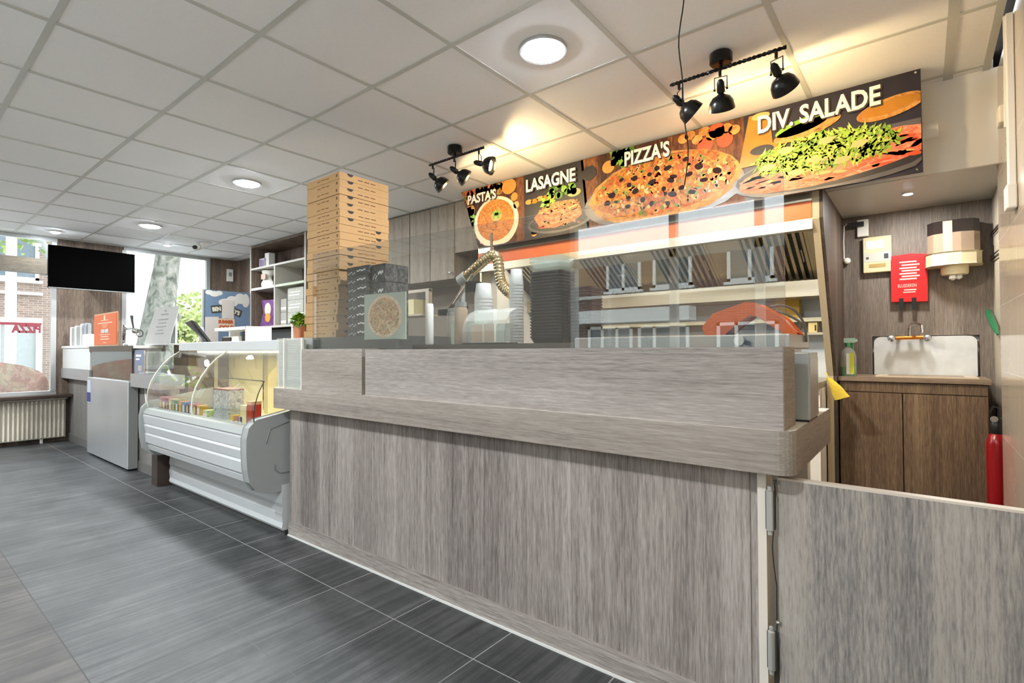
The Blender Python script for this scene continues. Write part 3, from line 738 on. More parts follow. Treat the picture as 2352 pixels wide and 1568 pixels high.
B().prism([(3.398, 2.036), (3.398, 1.855), (3.895, .93), (3.895, .0), (3.92, 0), (3.92, .935), (3.425, 1.87), (3.425, 2.036)], 'yz', -.492, -.455).build('front_edge', mat('beige_edge_trim', '#b9aa8d', .45), sp)
B().prism([(3.42, 2.035), (3.42, 1.87), (3.915, .93), (3.915, 0), (4.345, 0), (4.345, 2.035)], 'yz', -.48, -.4555).build('inner_board', M_wallw, sp)

# ---------------------------------------------------------------- wall cupboards
def cupboard(x0, x1, z0, z1, label, knobx=None):
    t = thing('wall_cupboard', label, 'cupboard', ((x0+x1)/2, 3.7, z0))
    B().box(x0, x1, 3.52, 3.94, z0, z1).build('carcass', M_cab, t)
    d = B().box(x0+.003, x1-.003, 3.50, 3.518, z0+.003, z1-.003).build('door', M_cab, t)
    if knobx: B().lathe((knobx, 3.50, z0+.06), [(.006, 0), (.006, .012), (.014, .018), (.015, .026), (.0, .030)], 14, (0, -1, 0)).build('knob', M_chrome, d, smooth=True)
cupboard(-4.52, -4.14, 1.79, 2.515, 'grey oak wall cupboard half hidden behind the tall pizza box stack')
cupboard(-4.135, -3.83, 1.79, 2.515, 'middle grey oak wall cupboard right beside the one behind the pizza boxes')
cupboard(-3.826, -3.49, 1.79, 2.515, 'grey oak wall cupboard with a small round knob, beside the steel hood', -3.53)
cupboard(-3.486, -3.11, 2.03, 2.515, 'short grey oak cupboard behind the pasta end of the banner')
# shelf brackets wall unit behind glass: pale post rack
rk = thing('metal_rack', 'pale metal rack post standing in front of the wall cupboards', 'rack', (-3.35, 3.0, 1.0))
B().box(-3.32, -3.28, 2.98, 3.02, .9, 1.63).build('post', mat('beige_metal', '#b7ae9c', .4), rk)
B().box(-3.64, -3.28, 2.985, 3.015, 1.61, 1.635).m(0).box(-3.64, -3.28, 2.90, 3.1, 1.40, 1.415).box(-3.64, -3.60, 2.98, 3.02, .9, 1.63).build('cross_bar', mat('beige_metal', '#b7ae9c', .4), rk)
B().box(-3.32, -3.28, 2.98, 3.02, 0, .9).build('rack_foot', M_steel, rk)
tag(B().box(-3.60, -3.40, 2.92, 3.08, 1.415, 1.545).build('carton', mat('cream_carton', '#d2cb9e', .7)), 'cream carton on the metal rack behind the glass', 'box')
# ---------------------------------------------------------------- kitchen worktop and appliances
wt = thing('kitchen_worktop', 'dark steel worktop behind the glass carrying cups and trays', 'worktop', (-1.6, 1.95, 0))
B().box(-2.16, -1.10, 1.78, 2.13, 1.095, 1.137).build('work_surface', steel('dull_dark_steel', '#6c6660', .35, axis='x'), wt)
B().box(-2.16, -1.12, 1.82, 2.10, .86, 1.095).build('apron', M_dgrey, wt)
B().box(-3.0, -2.17, 1.70, 2.28, .86, 1.115).m(1).box(-3.0, -2.17, 1.685, 2.28, 1.115, 1.187).build('box_plinth', [M_dgrey, mat('dark_slate_board', '#3f4140', .45)], wt)
# far worktop along the back wall
fw = thing('back_worktop', 'pale worktop along the back wall under the hood', 'worktop', (-2.0, 4.0, 0))
B().box(-2.99, -.50, 3.62, 4.34, .86, .90).build('work_surface', M_steelw, fw); B().box(-2.99, -.50, 3.66, 4.34, 0, .86).build('base_units', M_cream, fw)

# ---- pizza boxes
def pizza_box(name_print=True):
    t = thing('pizza_box', 'brown cardboard pizza box', 'pizza box', (0, 0, 0))
    w, h = .349, .0432
    b = B().box(0, w, 0, w, 0, h-.0012)
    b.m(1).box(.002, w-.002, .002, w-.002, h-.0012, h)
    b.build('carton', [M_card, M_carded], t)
    p = B()
    for k in range(3):                                       # printed words, front and side
        p.box(.115+k*.045, .15+k*.045, -.0004, 0, .020+.002*(k % 2), .0245+.002*(k % 2))
    p.box(.315, .328, -.0004, 0, .014, .03)
    for k in range(3): p.box(w, w+.0004, .125+k*.045, .160+k*.045, .018, .0235)
    p.build('printed_line', mat('box_print_brown', '#6a4524', .8), t)
    n = []
    for i in range(9):
        a = math.pi+math.pi*i/8; n.append((.072+.021*math.cos(a), h-.001+.016*math.sin(a)))
    B().prism(n, 'yz', w+.0003, w-.004).build('tab_slot', M_inkd, t)
    return t
ordn = ['topmost', 'second', 'third', 'fourth', 'fifth', 'sixth', 'seventh', 'eighth', 'ninth', 'tenth', 'eleventh', 'twelfth', 'thirteenth', 'fourteenth', 'fifteenth', 'sixteenth', 'seventeenth', 'eighteenth', 'nineteenth', 'twentieth', 'twenty-first', 'twenty-second']
pb0 = pizza_box(); N = 22; rr = random.Random(3)
for i in range(N):
    z = 2.1478-(i+1)*.0437
    lab = 'brown cardboard pizza box, topmost of the tall stack' if i == 0 else ('brown cardboard pizza box at the very bottom of the tall stack' if i == N-1 else 'brown cardboard pizza box, %s from the top of the tall stack' % ordn[i])
    dx = rr.uniform(-.004, .004); dy = rr.uniform(-.003, .003)
    if i > 9: dx += [-.004, -.010, .004, -.014, -.006, -.020, -.012, -.026, -.018, -.030, -.024, -.034][i-10]; dy += .003*(i % 3)
    loc = (-2.974+dx, 1.70+dy, z)
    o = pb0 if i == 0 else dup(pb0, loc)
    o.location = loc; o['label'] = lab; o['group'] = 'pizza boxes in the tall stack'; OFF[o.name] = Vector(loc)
    for ch in o.children:
        if ch.name.startswith('tab_slot') and 7 <= i <= 9: ch.location = (0, .20, 0)
# ---- black printed cartons
M_bcard = food('black_carton', ['#1c1c1c', '#2c2c2c', '#202020', '#6a6a68', '#1a1a1a', '#242424'], 70, 30, .6)
def black_box():
    t = thing('black_carton', 'black takeaway carton', 'carton', (0, 0, 0))
    B().box(0, .203, 0, .158, 0, .047).m(1).box(.001, .202, .001, .157, .047, .0485).build('carton', [M_bcard, M_inkd], t)
    b = B().text('Napoli', .034, (.085, -.0006, .018), sx=.9, ext=.0002, shear=.3)
    b = B()
    for k in range(4): b.box(.095+k*.02, .112+k*.02, -.0006, 0, .019+.004*(k % 2), .027+.003*(k % 2))
    for k in range(5): b.box(.012+k*.014, .020+k*.014, -.0006, 0, .008+.005*(k % 3), .013+.005*(k % 3))
    b.build('white_print', M_paper, t); return t
bb0 = black_box()
for i in range(8):
    loc = (-2.556+rr.uniform(-.006, .004), 1.705+rr.uniform(-.004, .004), 1.187+(7-i)*.0487)
    o = bb0 if i == 0 else dup(bb0, loc); o.location = loc; OFF[o.name] = Vector(loc); o['group'] = 'black cartons stacked by the pizza boxes'
    o['label'] = 'black printed takeaway carton, topmost of its stack beside the pizza boxes' if i == 0 else ('black printed takeaway carton, lowest of its stack beside the pizza boxes' if i == 7 else 'black printed takeaway carton, %s from the top beside the pizza boxes' % ordn[i])
# the two odd cartons behind on the right
for i in range(4):
    o = dup(bb0, (-2.345, 1.72, 1.187+.0487*2*i+.0487*.0), label='plain side of a black carton in the short pile, %s from the bottom' % ['lowest', 'second', 'third', 'topmost'][i], group='short pile of black cartons')
    o.scale = (.55, 1, 1.95)
    o['label'] = ['black square carton at the bottom of the short pile behind the pizza picture', 'black square carton second from the bottom behind the pizza picture', 'black square carton third from the bottom, above the pizza picture', 'black square carton on top of the short pile above the pizza picture'][i]
# ---- pizza photo card standing behind the glass
pc = thing('pizza_photo_card', 'square printed card with a pizza photo standing behind the glass', 'photo card', (-2.2, 1.66, 1.114))
v0 = Vector((-2.325, 1.655, 0)); v1 = Vector((-2.03, 1.69, 0)); du = (v1-v0).normalized()
def cardpt(s, t, off=0): q = v0+du*s*(v1-v0).length; return (q.x+du.y*off, q.y-du.x*off, 1.165+.24*t)
b = B(); 
for off0, off1 in ((0, -.006),):
    vs = [cardpt(0, 0), cardpt(1, 0), cardpt(1, 1), cardpt(0, 1), cardpt(0, 0, off1), cardpt(1, 0, off1), cardpt(1, 1, off1), cardpt(0, 1, off1)]
    b.raw(vs, [(0, 1, 2, 3), (7, 6, 5, 4), (0, 4, 5, 1), (1, 5, 6, 2), (2, 6, 7, 3), (3, 7, 4, 0)])
b.build('card', mat('pale_green_print', '#a9b3a6', .35, vary=.15), pc)
def dsc(k, r, off, b, m):
    b.m(m).face([cardpt(.5+r*math.cos(2*math.pi*i/32)*.9, .5+r*math.sin(2*math.pi*i/32), off) for i in range(32)])
b = B(); dsc(0, .46, .0008, b, 0); dsc(0, .40, .0014, b, 1); b.build('pizza_picture', [food('pale_crust_print', ['#c9a98c', '#e0cbb0', '#b08a68'], 30), food('pale_pizza_print', ['#a8583c', '#e6cc9c', '#7a3a2c', '#d9b48a', '#6c7a3a', '#f0e0bc'], 75, 26)], pc)
B().box(-2.30, -2.06, 1.645, 1.76, 1.114, 1.166).build('stand', M_dgrey, pc)

# ---- containers behind the glass
def jar(name, label, x, y, z, prof, m, lid=None, cat='container', group=None):
    t = thing(name, label, cat, (x, y, z), group)
    B().lathe((x, y, z), prof, 20).build('body', m, t, smooth=True)
    if lid: B().lathe((x, y, z), lid[0], 20).build('lid', lid[1], t, smooth=True)
    return t
ZW = 1.137
jar('cup_stack_holder', 'white paper cups nested in a short column beside the pizza picture', -2.02, 1.84, ZW, [(.018, 0), (.022, .01), (.022, .20), (.019, .215), (0, .215)], M_paper, cat='cup')
jar('storage_tub', 'cloudy clear plastic tub with lid behind the glass', -1.96, 1.98, ZW, [(.04, 0), (.048, .01), (.05, .17), (.045, .18)], M_acrylc, ([(0, .18), (.047, .18), (.048, .195), (0, .197)], M_grey))
tag(B().box(-1.88, -1.745, 1.86, 2.0, ZW, ZW+.105).build('storage_box', mat('pale_green_plastic', '#b4c3b0', .4)), 'pale green plastic storage box behind the glass', 'container')
jar('glass_jar', 'ribbed glass jar filled with brown seasoning', -1.79, 1.84, ZW+.0, [(.03, 0), (.034, .01), (.034, .04), (.033, .17), (.026, .185)], mat('seasoning_brown', '#9b8872', .4, vary=.2), ([(0, .185), (.028, .185), (.028, .21), (0, .212)], M_grey), cat='jar')
jar('oil_bottle', 'small dark capped bottle behind the storage box', -1.98, 2.07, ZW, [(.022, 0), (.026, .01), (.026, .12), (.012, .16), (.012, .19)], mat('brown_glass', '#6c5138', .2), ([(0, .19), (.015, .19), (.015, .21), (0, .212)], M_black), cat='bottle')
# slicer like chrome column with arms
mx = thing('metal_stand', 'dark metal stand with sloping arms behind the glass jars', 'stand', (-1.95, 2.12, ZW))
ax = -2.10; ay = 2.26
B().box(-2.09, -1.98, 2.06, 2.128, ZW, ZW+.02).cyl((-2.06, 2.10, ZW), (-2.0, 2.10, 1.36), .012).build('base_post', M_blackm, mx)
B().tube([(-2.19, 2.12, 1.33), (-2.13, 2.12, 1.36), (-2.05, 2.12, 1.44), (-1.97, 2.12, 1.53)], .011, 8).tube([(-2.15, 2.10, 1.34), (-2.02, 2.10, 1.47)], .006).build('arm', M_chrome, mx)
B().box(-2.21, -2.10, 2.08, 2.15, 1.31, 1.345).box(-2.0, -1.93, 2.09, 2.15, 1.43, 1.49).build('clamp', M_blackm, mx)
# ribbed metal hose
hz = thing('ribbed_metal_hose', 'shiny ribbed metal duct hose arching up and over behind the glass', 'hose', (-1.9, 2.3, 1.4))
ctr = [(-2.20, 2.30, 1.555), (-2.12, 2.30, 1.60), (-2.04, 2.30, 1.645), (-1.985, 2.30, 1.668), (-1.945, 2.30, 1.655), (-1.93, 2.30, 1.60), (-1.925, 2.30, 1.54), (-1.91, 2.30, 1.49), (-1.87, 2.30, 1.45), (-1.83, 2.30, 1.425)]
pp = []; rs = []
for i in range(len(ctr)-1):
    for k in range(9):
        a = Vector(ctr[i]).lerp(Vector(ctr[i+1]), k/9); pp.append(a); rs.append(.030+(.0035 if (len(pp) % 3 == 0) else 0))
for _ in range(3):
    pp = [pp[0]]+[(pp[i-1]+pp[i]*2+pp[i+1])/4 for i in range(1, len(pp)-1)]+[pp[-1]]
B().tube(pp, rs, 14).build('hose', mat('brass_tinted_chrome', '#cbb98c', .22, metal=.9), hz, smooth=True)
B().cyl((-2.24, 2.30, 1.535), (-2.19, 2.30, 1.56), .038, 16).cyl((-2.22, 2.30, 1.13), (-2.22, 2.30, 1.54), .014).box(-2.27, -2.165, 2.25, 2.35, 1.115, 1.137).build('collar', M_grey, hz)
B().cyl((-1.985, 2.30, 1.69), (-1.985, 2.30, 1.80), .008).build('hook_rod', M_chrome, hz)
# white cups
def cups(x, y, z, r, n, step, label, group):
    t0 = None
    for i in range(n):
        if t0 is None:
            o = B().lathe((x, y, z), [(r, 0), (r*1.03, .004), (r*.80, .085), (0, .085)], 18).build('paper_cup', mat('white_cup', '#e4e6e6', .45), smooth=True); t0 = o
        else:
            o = t0.copy(); C.objects.link(o); o.location = (x, y, z+i*step)
        tag(o, label, 'cup', group)
cups(-1.612, 2.06, ZW, .036, 20, .0155, 'white upside-down paper cup nested in the slim column beside the black trays', 'paper cups in the slim column')
cups(-1.80, 2.02, ZW, .048, 14, .018, 'white upside-down paper cup nested in the wide column left of the slim one', 'paper cups in the wide column')
# black trays with clear lids
def tray(x, y, z, w, d, h, m, label, group, first=[None]):
    pass
def nested(name, x, y, z, w, d, n, step, m, label, group, cat, h=.035):
    t0 = None
    for i in range(n):
        if t0 is None:
            b = B(); pts = []
            def ring(k, zz):
                r = .03; o = []
                for cx_, cy_, a0 in ((w/2-r, d/2-r, 0), (-w/2+r, d/2-r, 90), (-w/2+r, -d/2+r, 180), (w/2-r, -d/2+r, 270)):
                    for j in range(4):
                        a = math.radians(a0+30*j); o.append((x+(cx_+r*math.cos(a))*k, y+(cy_+r*math.sin(a))*k, zz))
                return o
            R_ = [ring(.82, z), ring(.97, z+h-.006), ring(1.0, z+h-.006), ring(1.0, z+h), ring(.95, z+h), ring(.80, z+.004)]
            q = len(R_[0]); vs = [p for r_ in R_ for p in r_]; fs = []
            for a in range(len(R_)-1):
                for i2 in range(q): fs.append((a*q+i2, a*q+(i2+1) % q, (a+1)*q+(i2+1) % q, (a+1)*q+i2))
            fs.append(tuple(reversed(range(q)))); fs.append(tuple(range((len(R_)-1)*q, len(R_)*q)))
            o = b.raw(vs, fs).build(name, m); t0 = o
        else:
            o = t0.copy(); C.objects.link(o); o.location = (t0.location.x, t0.location.y, t0.location.z+i*step)
        tag(o, label, cat, group)
nested('black_food_tray', -1.385, 2.05, ZW, .19, .15, 22, .0145, M_black, 'black plastic food tray nested in the tall stack behind the glass', 'black trays in the tall stack', 'food tray')
nested('clear_tray_lid', -1.385, 2.05, ZW+22*.0145+.022, .19, .15, 4, .016, M_acrylc, 'clear plastic lid lying on the stack of black trays', 'clear lids on the black trays', 'lid', h=.02)
nested('black_food_tray', -1.205, 2.05, ZW, .12, .15, 16, .0145, M_black, 'black plastic food tray nested in the shorter narrow stack behind the glass', 'black trays in the narrow stack', 'food tray')
dsp = thing('glass_display_cover', 'small curved glass cover over orange and white cards painted as reflections behind the counter glass', 'display cover', (-1.62, 1.86, ZW))
ar = [(1.80, ZW), (1.80, ZW+.06), (1.815, ZW+.11), (1.85, ZW+.15), (1.90, ZW+.17)]
B().prism(ar+[(p[0]+.004, p[1]-.003) for p in reversed(ar)], 'yz', -1.745, -1.48).build('curved_cover', M_acrylc, dsp)
for x, w, c in ((-1.74, .07, '#e8a86a'), (-1.655, .06, '#e9b27c'), (-1.58, .085, '#dfe3dc')): B().box(x, x+w, 1.86, 1.865, ZW+.01, ZW+.095).build('reflection_card', mat('reflection_card_'+c[1:], c, .6), dsp)  # flat cards whose colour stands in for an orange light reflection
B().box(-1.745, -1.48, 1.80, 1.90, ZW, ZW+.006).build('base_plate', M_dgrey, dsp)
# ---- steel bain marie with orange thing and hose
bm = thing('steel_serving_well', 'brushed steel serving well behind the right end of the glass', 'serving well', (-.7, 1.9, .86))
B().box(-1.08, -.315, 1.75, 2.08, 1.108, 1.155).build('rim', M_steelx, bm, bevel=.004)
B().box(-1.05, -.335, 1.78, 2.05, .86, 1.108).build('tank', M_steelx, bm)
B().cyl((-.46, 1.735, 1.135), (-.46, 1.75, 1.135), .016, 16).m(1).cyl((-.435, 1.728, 1.128), (-.435, 1.75, 1.128), .008, 12).build('knob', [M_white, M_black], bm)
oz = thing('orange_plastic_tray', 'bent orange plastic tray tipped up on the steel serving well', 'tray', (-.48, 1.92, 1.156))
prof = [(-.60, 1.157), (-.61, 1.185), (-.575, 1.228), (-.47, 1.262), (-.44, 1.258), (-.36, 1.205), (-.325, 1.160), (-.345, 1.157), (-.43, 1.222), (-.46, 1.228), (-.50, 1.20), (-.545, 1.160)]
B().prism(prof, 'xz', 1.86, 1.98).build('tray_shell', M_orange, oz, bevel=.006)
hs = thing('grey_rubber_hose', 'grey rubber hose looping over the end of the steel serving well', 'hose', (-.34, 1.95, 1.156))
for q, dz in ((0, 0), (.02, -.02)):
    pts = [(-.42+q*.3, 1.99+q, 1.258+dz), (-.38+q*.3, 1.99+q, 1.262+dz), (-.345+q*.2, 1.99+q, 1.243+dz), (-.325+q*.2, 1.99+q, 1.215+dz), (-.312, 1.99+q, 1.185), (-.309+q, 1.99+q, 1.12)] if q == 0 else \
          [(-.42, 2.01, 1.243), (-.385, 2.01, 1.236), (-.35, 2.01, 1.215), (-.33, 2.01, 1.20), (-.328, 2.01, 1.18), (-.345, 2.01, 1.158)]
    P_ = [Vector(p) for p in pts]; out = []
    for i in range(len(P_)-1):
        for k in range(6): out.append(P_[i].lerp(P_[i+1], k/6))
    for _ in range(4): out = [out[0]]+[(out[i-1]+out[i]*2+out[i+1])/4 for i in range(1, len(out)-1)]+[out[-1]]
    B().tube(out, .0042, 8).build('hose_loop', mat('grey_rubber', '#5f5d52', .5), hs, smooth=True)
# napkin box on the ledge end
nb = thing('steel_napkin_dispenser', 'narrow steel dispenser on the ledge behind the counter end', 'dispenser', (-.28, 1.83, .888))
B().box(-.335, -.268, 1.765, 1.925, .893, 1.098).build('casing', mat('satin_silver', '#aeb3b0', .3, metal=.3), nb, bevel=.004)
B().box(-.268, -.2665, 1.772, 1.92, .90, 1.08).build('side_plate', M_steel, nb)
B().box(-.333, -.27, 1.767, 1.92, .888, .893).build('foot', M_black, nb)
# things on the far wall under the hood
tag(B().box(-.86, -.70, 4.22, 4.30, 1.33, 1.475).build('carton', mat('yellow_carton', '#cfa648', .6)), 'yellow cardboard carton on the tiled shelf under the hood', 'box')
sh = B().box(-2.99, -.50, 4.18, 4.355, 1.205, 1.222).m(1).box(-2.99, -.50, 4.18, 4.355, 1.30, 1.328)
tag(sh.build('wall_shelf', [M_steelw, mat('cream_shelf', '#d8cfae', .5)]), 'pale wall shelf below the yellow carton, right under the hood', 'shelf')
tag(B().box(-.64, -.585, 4.20, 4.27, 1.222, 1.295).m(1).box(-.60, -.592, 4.195, 4.201, 1.235, 1.275).build('carton', [mat('cream_carton2', '#d9c486', .6), M_inkd]), 'small cream carton on the lower wall shelf beside the slanted panel', 'box')

# ---------------------------------------------------------------- sink corner
sk = thing('sink_cabinet', 'brown oak sink cabinet with two doors and worktop', 'sink cabinet', (-.08, 4.1, 0))
B().box(-.432, .285, 3.97, 4.34, .0, .885).build('carcass', M_brown_v, sk)
B().box(-.434, .297, 3.93, 4.35, .900, .928).build('work_surface', wood('brown_oak_top', [(.3, '#6b5a4a'), (.5, '#85725f'), (.7, '#9c8a76')], 'x'), sk)
d = B().box(-.428, -.106, 3.950, 3.968, .05, .83).build('door', M_brown_v, sk)
d = B().box(-.100, .282, 3.950, 3.968, .05, .83).build('door', M_brown_v, sk)
B().box(-.428, .282, 3.952, 3.968, .835, .895).build('top_rail', M_brown_v, sk)
B().box(-.106, -.100, 3.962, 3.968, .05, .83).build('door_gap', M_inkd, sk)
bs_ = thing('steel_splashback', 'scuffed white steel splashback standing behind the tap', 'splashback', (0, 4.345, .93))
pts = []
for cx_, cz_, a0 in ((.225, 1.145, 0), (-.225, 1.145, 90)):
    for j in range(5): a = math.radians(a0+22.5*j); pts.append((cx_+.04*math.cos(a), cz_+.04*math.sin(a)))
pts += [(-.265, .93), (.265, .93)]
B().prism(list(reversed(pts)), 'xz', 4.335, 4.350).build('panel', mat('scuffed_white_steel', '#dcdfdd', .35, metal=.2, vary=.22, vscale=9), bs_)
B().box(-.24, .25, 3.99, 4.31, .928, .934).m(1).box(-.18, .19, 4.03, 4.27, .934, .9345).build('basin_rim', [mat('cream_basin', '#c9b79c', .3), mat('basin_shadow', '#8b7b66', .4)], bs_)
tp = thing('mixer_tap', 'chrome two-handle wall tap with orange limescale in front of the splashback', 'tap', (-.07, 4.30, 1.16))
B().cyl((-.15, 4.28, 1.175), (.01, 4.28, 1.178), .012, 14).cyl((-.13, 4.28, 1.175), (-.13, 4.35, 1.175), .010).cyl((-.01, 4.28, 1.175), (-.01, 4.35, 1.175), .010).build('body', mat('limescale_brass', '#d07c24', .3, metal=.5), tp, smooth=True)
for x in (-.165, .022): B().lathe((x, 4.26, 1.172), [(0, -.012), (.020, -.010), (.024, 0), (.020, .012), (.010, .018), (.010, .03)], 10, (0, 1, .0)).build('tap_handle', M_chrome, tp, smooth=True)
B().tube([(-.07, 4.28, 1.18), (-.07, 4.28, 1.24), (-.06, 4.25, 1.262), (-.02, 4.20, 1.262), (-.004, 4.17, 1.25), (-.002, 4.165, 1.205)], .009, 10).build('spout', M_chrome, tp, smooth=True)
# spray bottle
sb = thing('spray_bottle', 'clear spray bottle with green liquid and green trigger on the sink cabinet', 'spray bottle', (-.375, 4.02, .928))
c0 = (-.385, 4.02, .928)
B().lathe(c0, [(.0, 0), (.040, 0), (.043, .008), (.043, .06), (.041, .062), (0, .062)], 20).build('green_liquid', mat('green_liquid', '#2f9a3a', .2), sb, smooth=True)
B().lathe(c0, [(.044, 0), (.045, .008), (.044, .13), (.034, .165), (.016, .185), (.014, .195)], 20).build('bottle', M_acrylc, sb, smooth=True)
B().box(-.392, -.355, 3.974, 3.976, .94, 1.075).m(1).box(-.372, -.350, 3.972, 3.974, .945, 1.08).build('bottle_label', [M_paper, mat('lime_label', '#c9cf2a', .5)], sb)
B().lathe((c0[0], c0[1], c0[2]+.19), [(.018, 0), (.018, .025), (.010, .03)], 14).m(1).box(-.408, -.348, 4.006, 4.034, 1.145, 1.175).box(-.352, -.335, 4.012, 4.028, 1.15, 1.168).m(2).box(-.366, -.356, 4.014, 4.026, 1.10, 1.148).build('trigger_head', [mat('green_cap', '#3c8a55', .4), mat('pale_green_cap', '#a9c6b4', .4), mat('green_cap', '#3c8a55', .4)], sb)
# yellow cloth
yc = thing('yellow_cloth', 'yellow cleaning cloth hanging by the foot of the slanted panel', 'cloth', (-.42, 3.7, .80))
b = B(); n = 10; rows = []
import math as _m
for j in range(n+1):
    t = j/n; w = .015+.022*t; cx_ = -.462+.075*t; z = .925-.12*t; ro = []
    for i in range(12):
        a = 2*_m.pi*i/12; fr_ = 1+.25*_m.sin(3*a+t*4)
        ro.append((cx_+w*_m.cos(a)*fr_, 3.72+.022*_m.sin(a)*fr_, z+.015*_m.cos(a)*t))
    rows.append(ro)
vs = [p for r_ in rows for p in r_]; fs = []
for j in range(n):
    for i in range(12): fs.append((j*12+i, (j+1)*12+i, (j+1)*12+(i+1) % 12, j*12+(i+1) % 12))
fs.append(tuple(range(12))); fs.append(tuple(reversed(range(n*12, n*12+12))))
b.raw(vs, fs).build('cloth', mat('yellow_cloth', '#d9bb3c', .85, vary=.15, vscale=60), yc, smooth=True)
B().tube([(-.46, 3.72, .92), (-.47, 3.72, .95), (-.478, 3.74, .955)], .004, 6).build('hanging_loop', mat('yellow_cloth', '#d9bb3c', .85), yc)
# wall things
YW = 4.35
so = thing('wall_socket', 'white wall socket with black plug beside the slanted panel', 'socket', (-.32, YW, 1.88))
B().box(-.352, -.285, YW-.03, YW, 1.885, 2.005).build('cover_plate', M_white, so, bevel=.006); B().box(-.40, -.31, YW-.06, YW-.03, 1.955, 1.985).build('plug', M_black, so)
B().tube([(-.41, YW-.03, 1.985), (-.428, YW-.03, 1.97), (-.432, YW-.03, 1.85), (-.43, YW-.03, 1.74)], .004, 6).build('cord', M_white, so); B().ball((-.412, YW-.035, 1.725), .022, 14, (1, .7, 1)).build('pull_knob', M_cream, so, smooth=True)
cb = thing('beige_control_box', 'beige wall control box with printed instructions and small red spot', 'control box', (-.237, YW, 1.625))
B().box(-.318, -.158, YW-.045, YW, 1.627, 1.872).build('housing', mat('beige_plastic', '#cfc39a', .4), cb, bevel=.005)
B().box(-.30, -.20, YW-.047, YW-.044, 1.79, 1.845).m(1).box(-.315, -.161, YW-.0465, YW-.044, 1.70, 1.765).m(0).box(-.205, -.17, YW-.048, YW-.046, 1.708, 1.758).m(2).box(-.20, -.175, YW-.049, YW-.0475, 1.715, 1.75).box(-.30, -.285, YW-.048, YW-.046, 1.72, 1.735).m(3).box(-.285, -.19, YW-.047, YW-.0445, 1.66, 1.685).build('printed_panel', [M_paper, mat('pale_label', '#b9b9ae', .5), M_dgrey, mat('tan_print', '#a88c50', .5)], cb)
fb = thing('fire_blanket_pouch', 'red fire blanket pouch with white writing and two black pull tabs', 'fire blanket', (-.068, YW, 1.36))
pr = [(-.152, 1.715), (-.152, 1.43), (.016, 1.425), (.018, 1.71), (-.06, 1.722)]
B().prism(pr, 'xz', YW-.045, YW-.003).build('pouch', M_red, fb, bevel=.012)
b = B()
for i, z in enumerate((1.675, 1.655, 1.635, 1.617, 1.598, 1.580, 1.562)): b.box(-.118+.012*(i % 2), -.012-.015*((i+1) % 2), YW-.0465, YW-.044, z, z+.009)
b.text('BLUSDEKEN', .030, (-.128, YW-.0465, 1.512), ext=.0004, sx=.62); b.box(-.095, -.03, YW-.0465, YW-.044, 1.49, 1.498).box(-.10, -.035, YW-.0465, YW-.044, 1.475, 1.482)
b.build('printed_text', mat('pale_pink_print', '#f0c9bd', .5), fb)
for x in (-.122, -.055): B().box(x, x+.024, YW-.052, YW-.044, 1.362, 1.44).build('pull_tab', M_black, fb)
td = thing('paper_towel_dispenser', 'cream centre-feed paper towel dispenser with smoked window', 'towel dispenser', (.15, YW, 1.54))
pts = [(.03, YW), (.03, YW-.10), (.06, YW-.15), (.12, YW-.175), (.19, YW-.175), (.25, YW-.15), (.28, YW-.10), (.28, YW)]
B().prism(pts, 'xy', 1.70, 1.90).build('smoked_cover', mat('smoked_plastic', '#2e2624', .12), td)
q = [(p[0], p[1]-.0015) if p[1] < YW else p for p in pts]
q = [(.0285, YW-.001)]+[(.0285, YW-.10), (.059, YW-.1515), (.12, YW-.1765), (.19, YW-.1765), (.251, YW-.1515), (.2815, YW-.10), (.2815, YW-.001)]
B().prism(q, 'xy', 1.703, 1.822).m(1).build('paper_roll_band', mat('tan_paper_roll', '#a28d78', .25), td)
B().box(.105, .150, YW-.1785, YW-.176, 1.705, 1.895).build('front_rib', mat('pale_grey_rib', '#b9ab9a', .3), td)
q = [(.020, YW), (.020, YW-.11), (.05, YW-.165), (.12, YW-.19), (.19, YW-.19), (.26, YW-.165), (.289, YW-.11), (.289, YW)]
B().prism(q, 'xy', 1.622, 1.702).build('cream_band', mat('cream_plastic', '#dccfa8', .35), td, bevel=.006)
B().lathe((.16, YW-.095, 1.565), [(.0, 0), (.062, 0), (.068, .01), (.068, .057)], 22).build('nozzle', mat('cream_plastic', '#dccfa8', .35), td, smooth=True)
b = B(); b.lathe((.15, YW-.12, 1.530), [(.004, 0), (.022, .012), (.014, .037)], 7).lathe((.18, YW-.11, 1.535), [(.004, 0), (.018, .010), (.012, .032)], 6).build('paper_end', M_paper, td)
# right side wall: hooks, broom handle, extinguisher
hk = thing('wire_wall_rack', 'small black wire rack on the wall beside the towel dispenser', 'wire rack', (.33, 4.0, 1.60))
b = B()
for z in (1.80, 1.785, 1.66, 1.635): b.tube([(.335, 4.32, z+.01), (.335, 3.72, z-.02)], .004, 6)
b.tube([(.335, 4.2, 1.72), (.335, 4.2, 1.64)], .004, 6).tube([(.335, 3.75, 1.78), (.335, 3.75, 1.63)], .004, 6).build('wire_frame', M_blackm, hk)
bh = thing('green_brush', 'dark green plastic brush handle leaning on the side wall', 'brush', (.32, 4.0, 1.18))
B().tube([(.318, 4.33, 1.33), (.318, 4.20, 1.29), (.318, 3.95, 1.215), (.318, 3.84, 1.18)], [.016, .018, .016, .006], 10).build('brush_handle', mat('dark_green_plastic', '#1f6b45', .35), bh, smooth=True)
ex = thing('fire_extinguisher', 'dark red fire extinguisher with black top standing in the corner by the sink cabinet', 'fire extinguisher', (.318, 3.85, 0))
B().lathe((.298, 3.72, 0), [(0, 0), (.042, 0), (.045, .01), (.045, .60), (.036, .645), (.016, .665)], 24).build('cylinder_body', mat('deep_red_enamel', '#86080f', .25), ex, smooth=True)
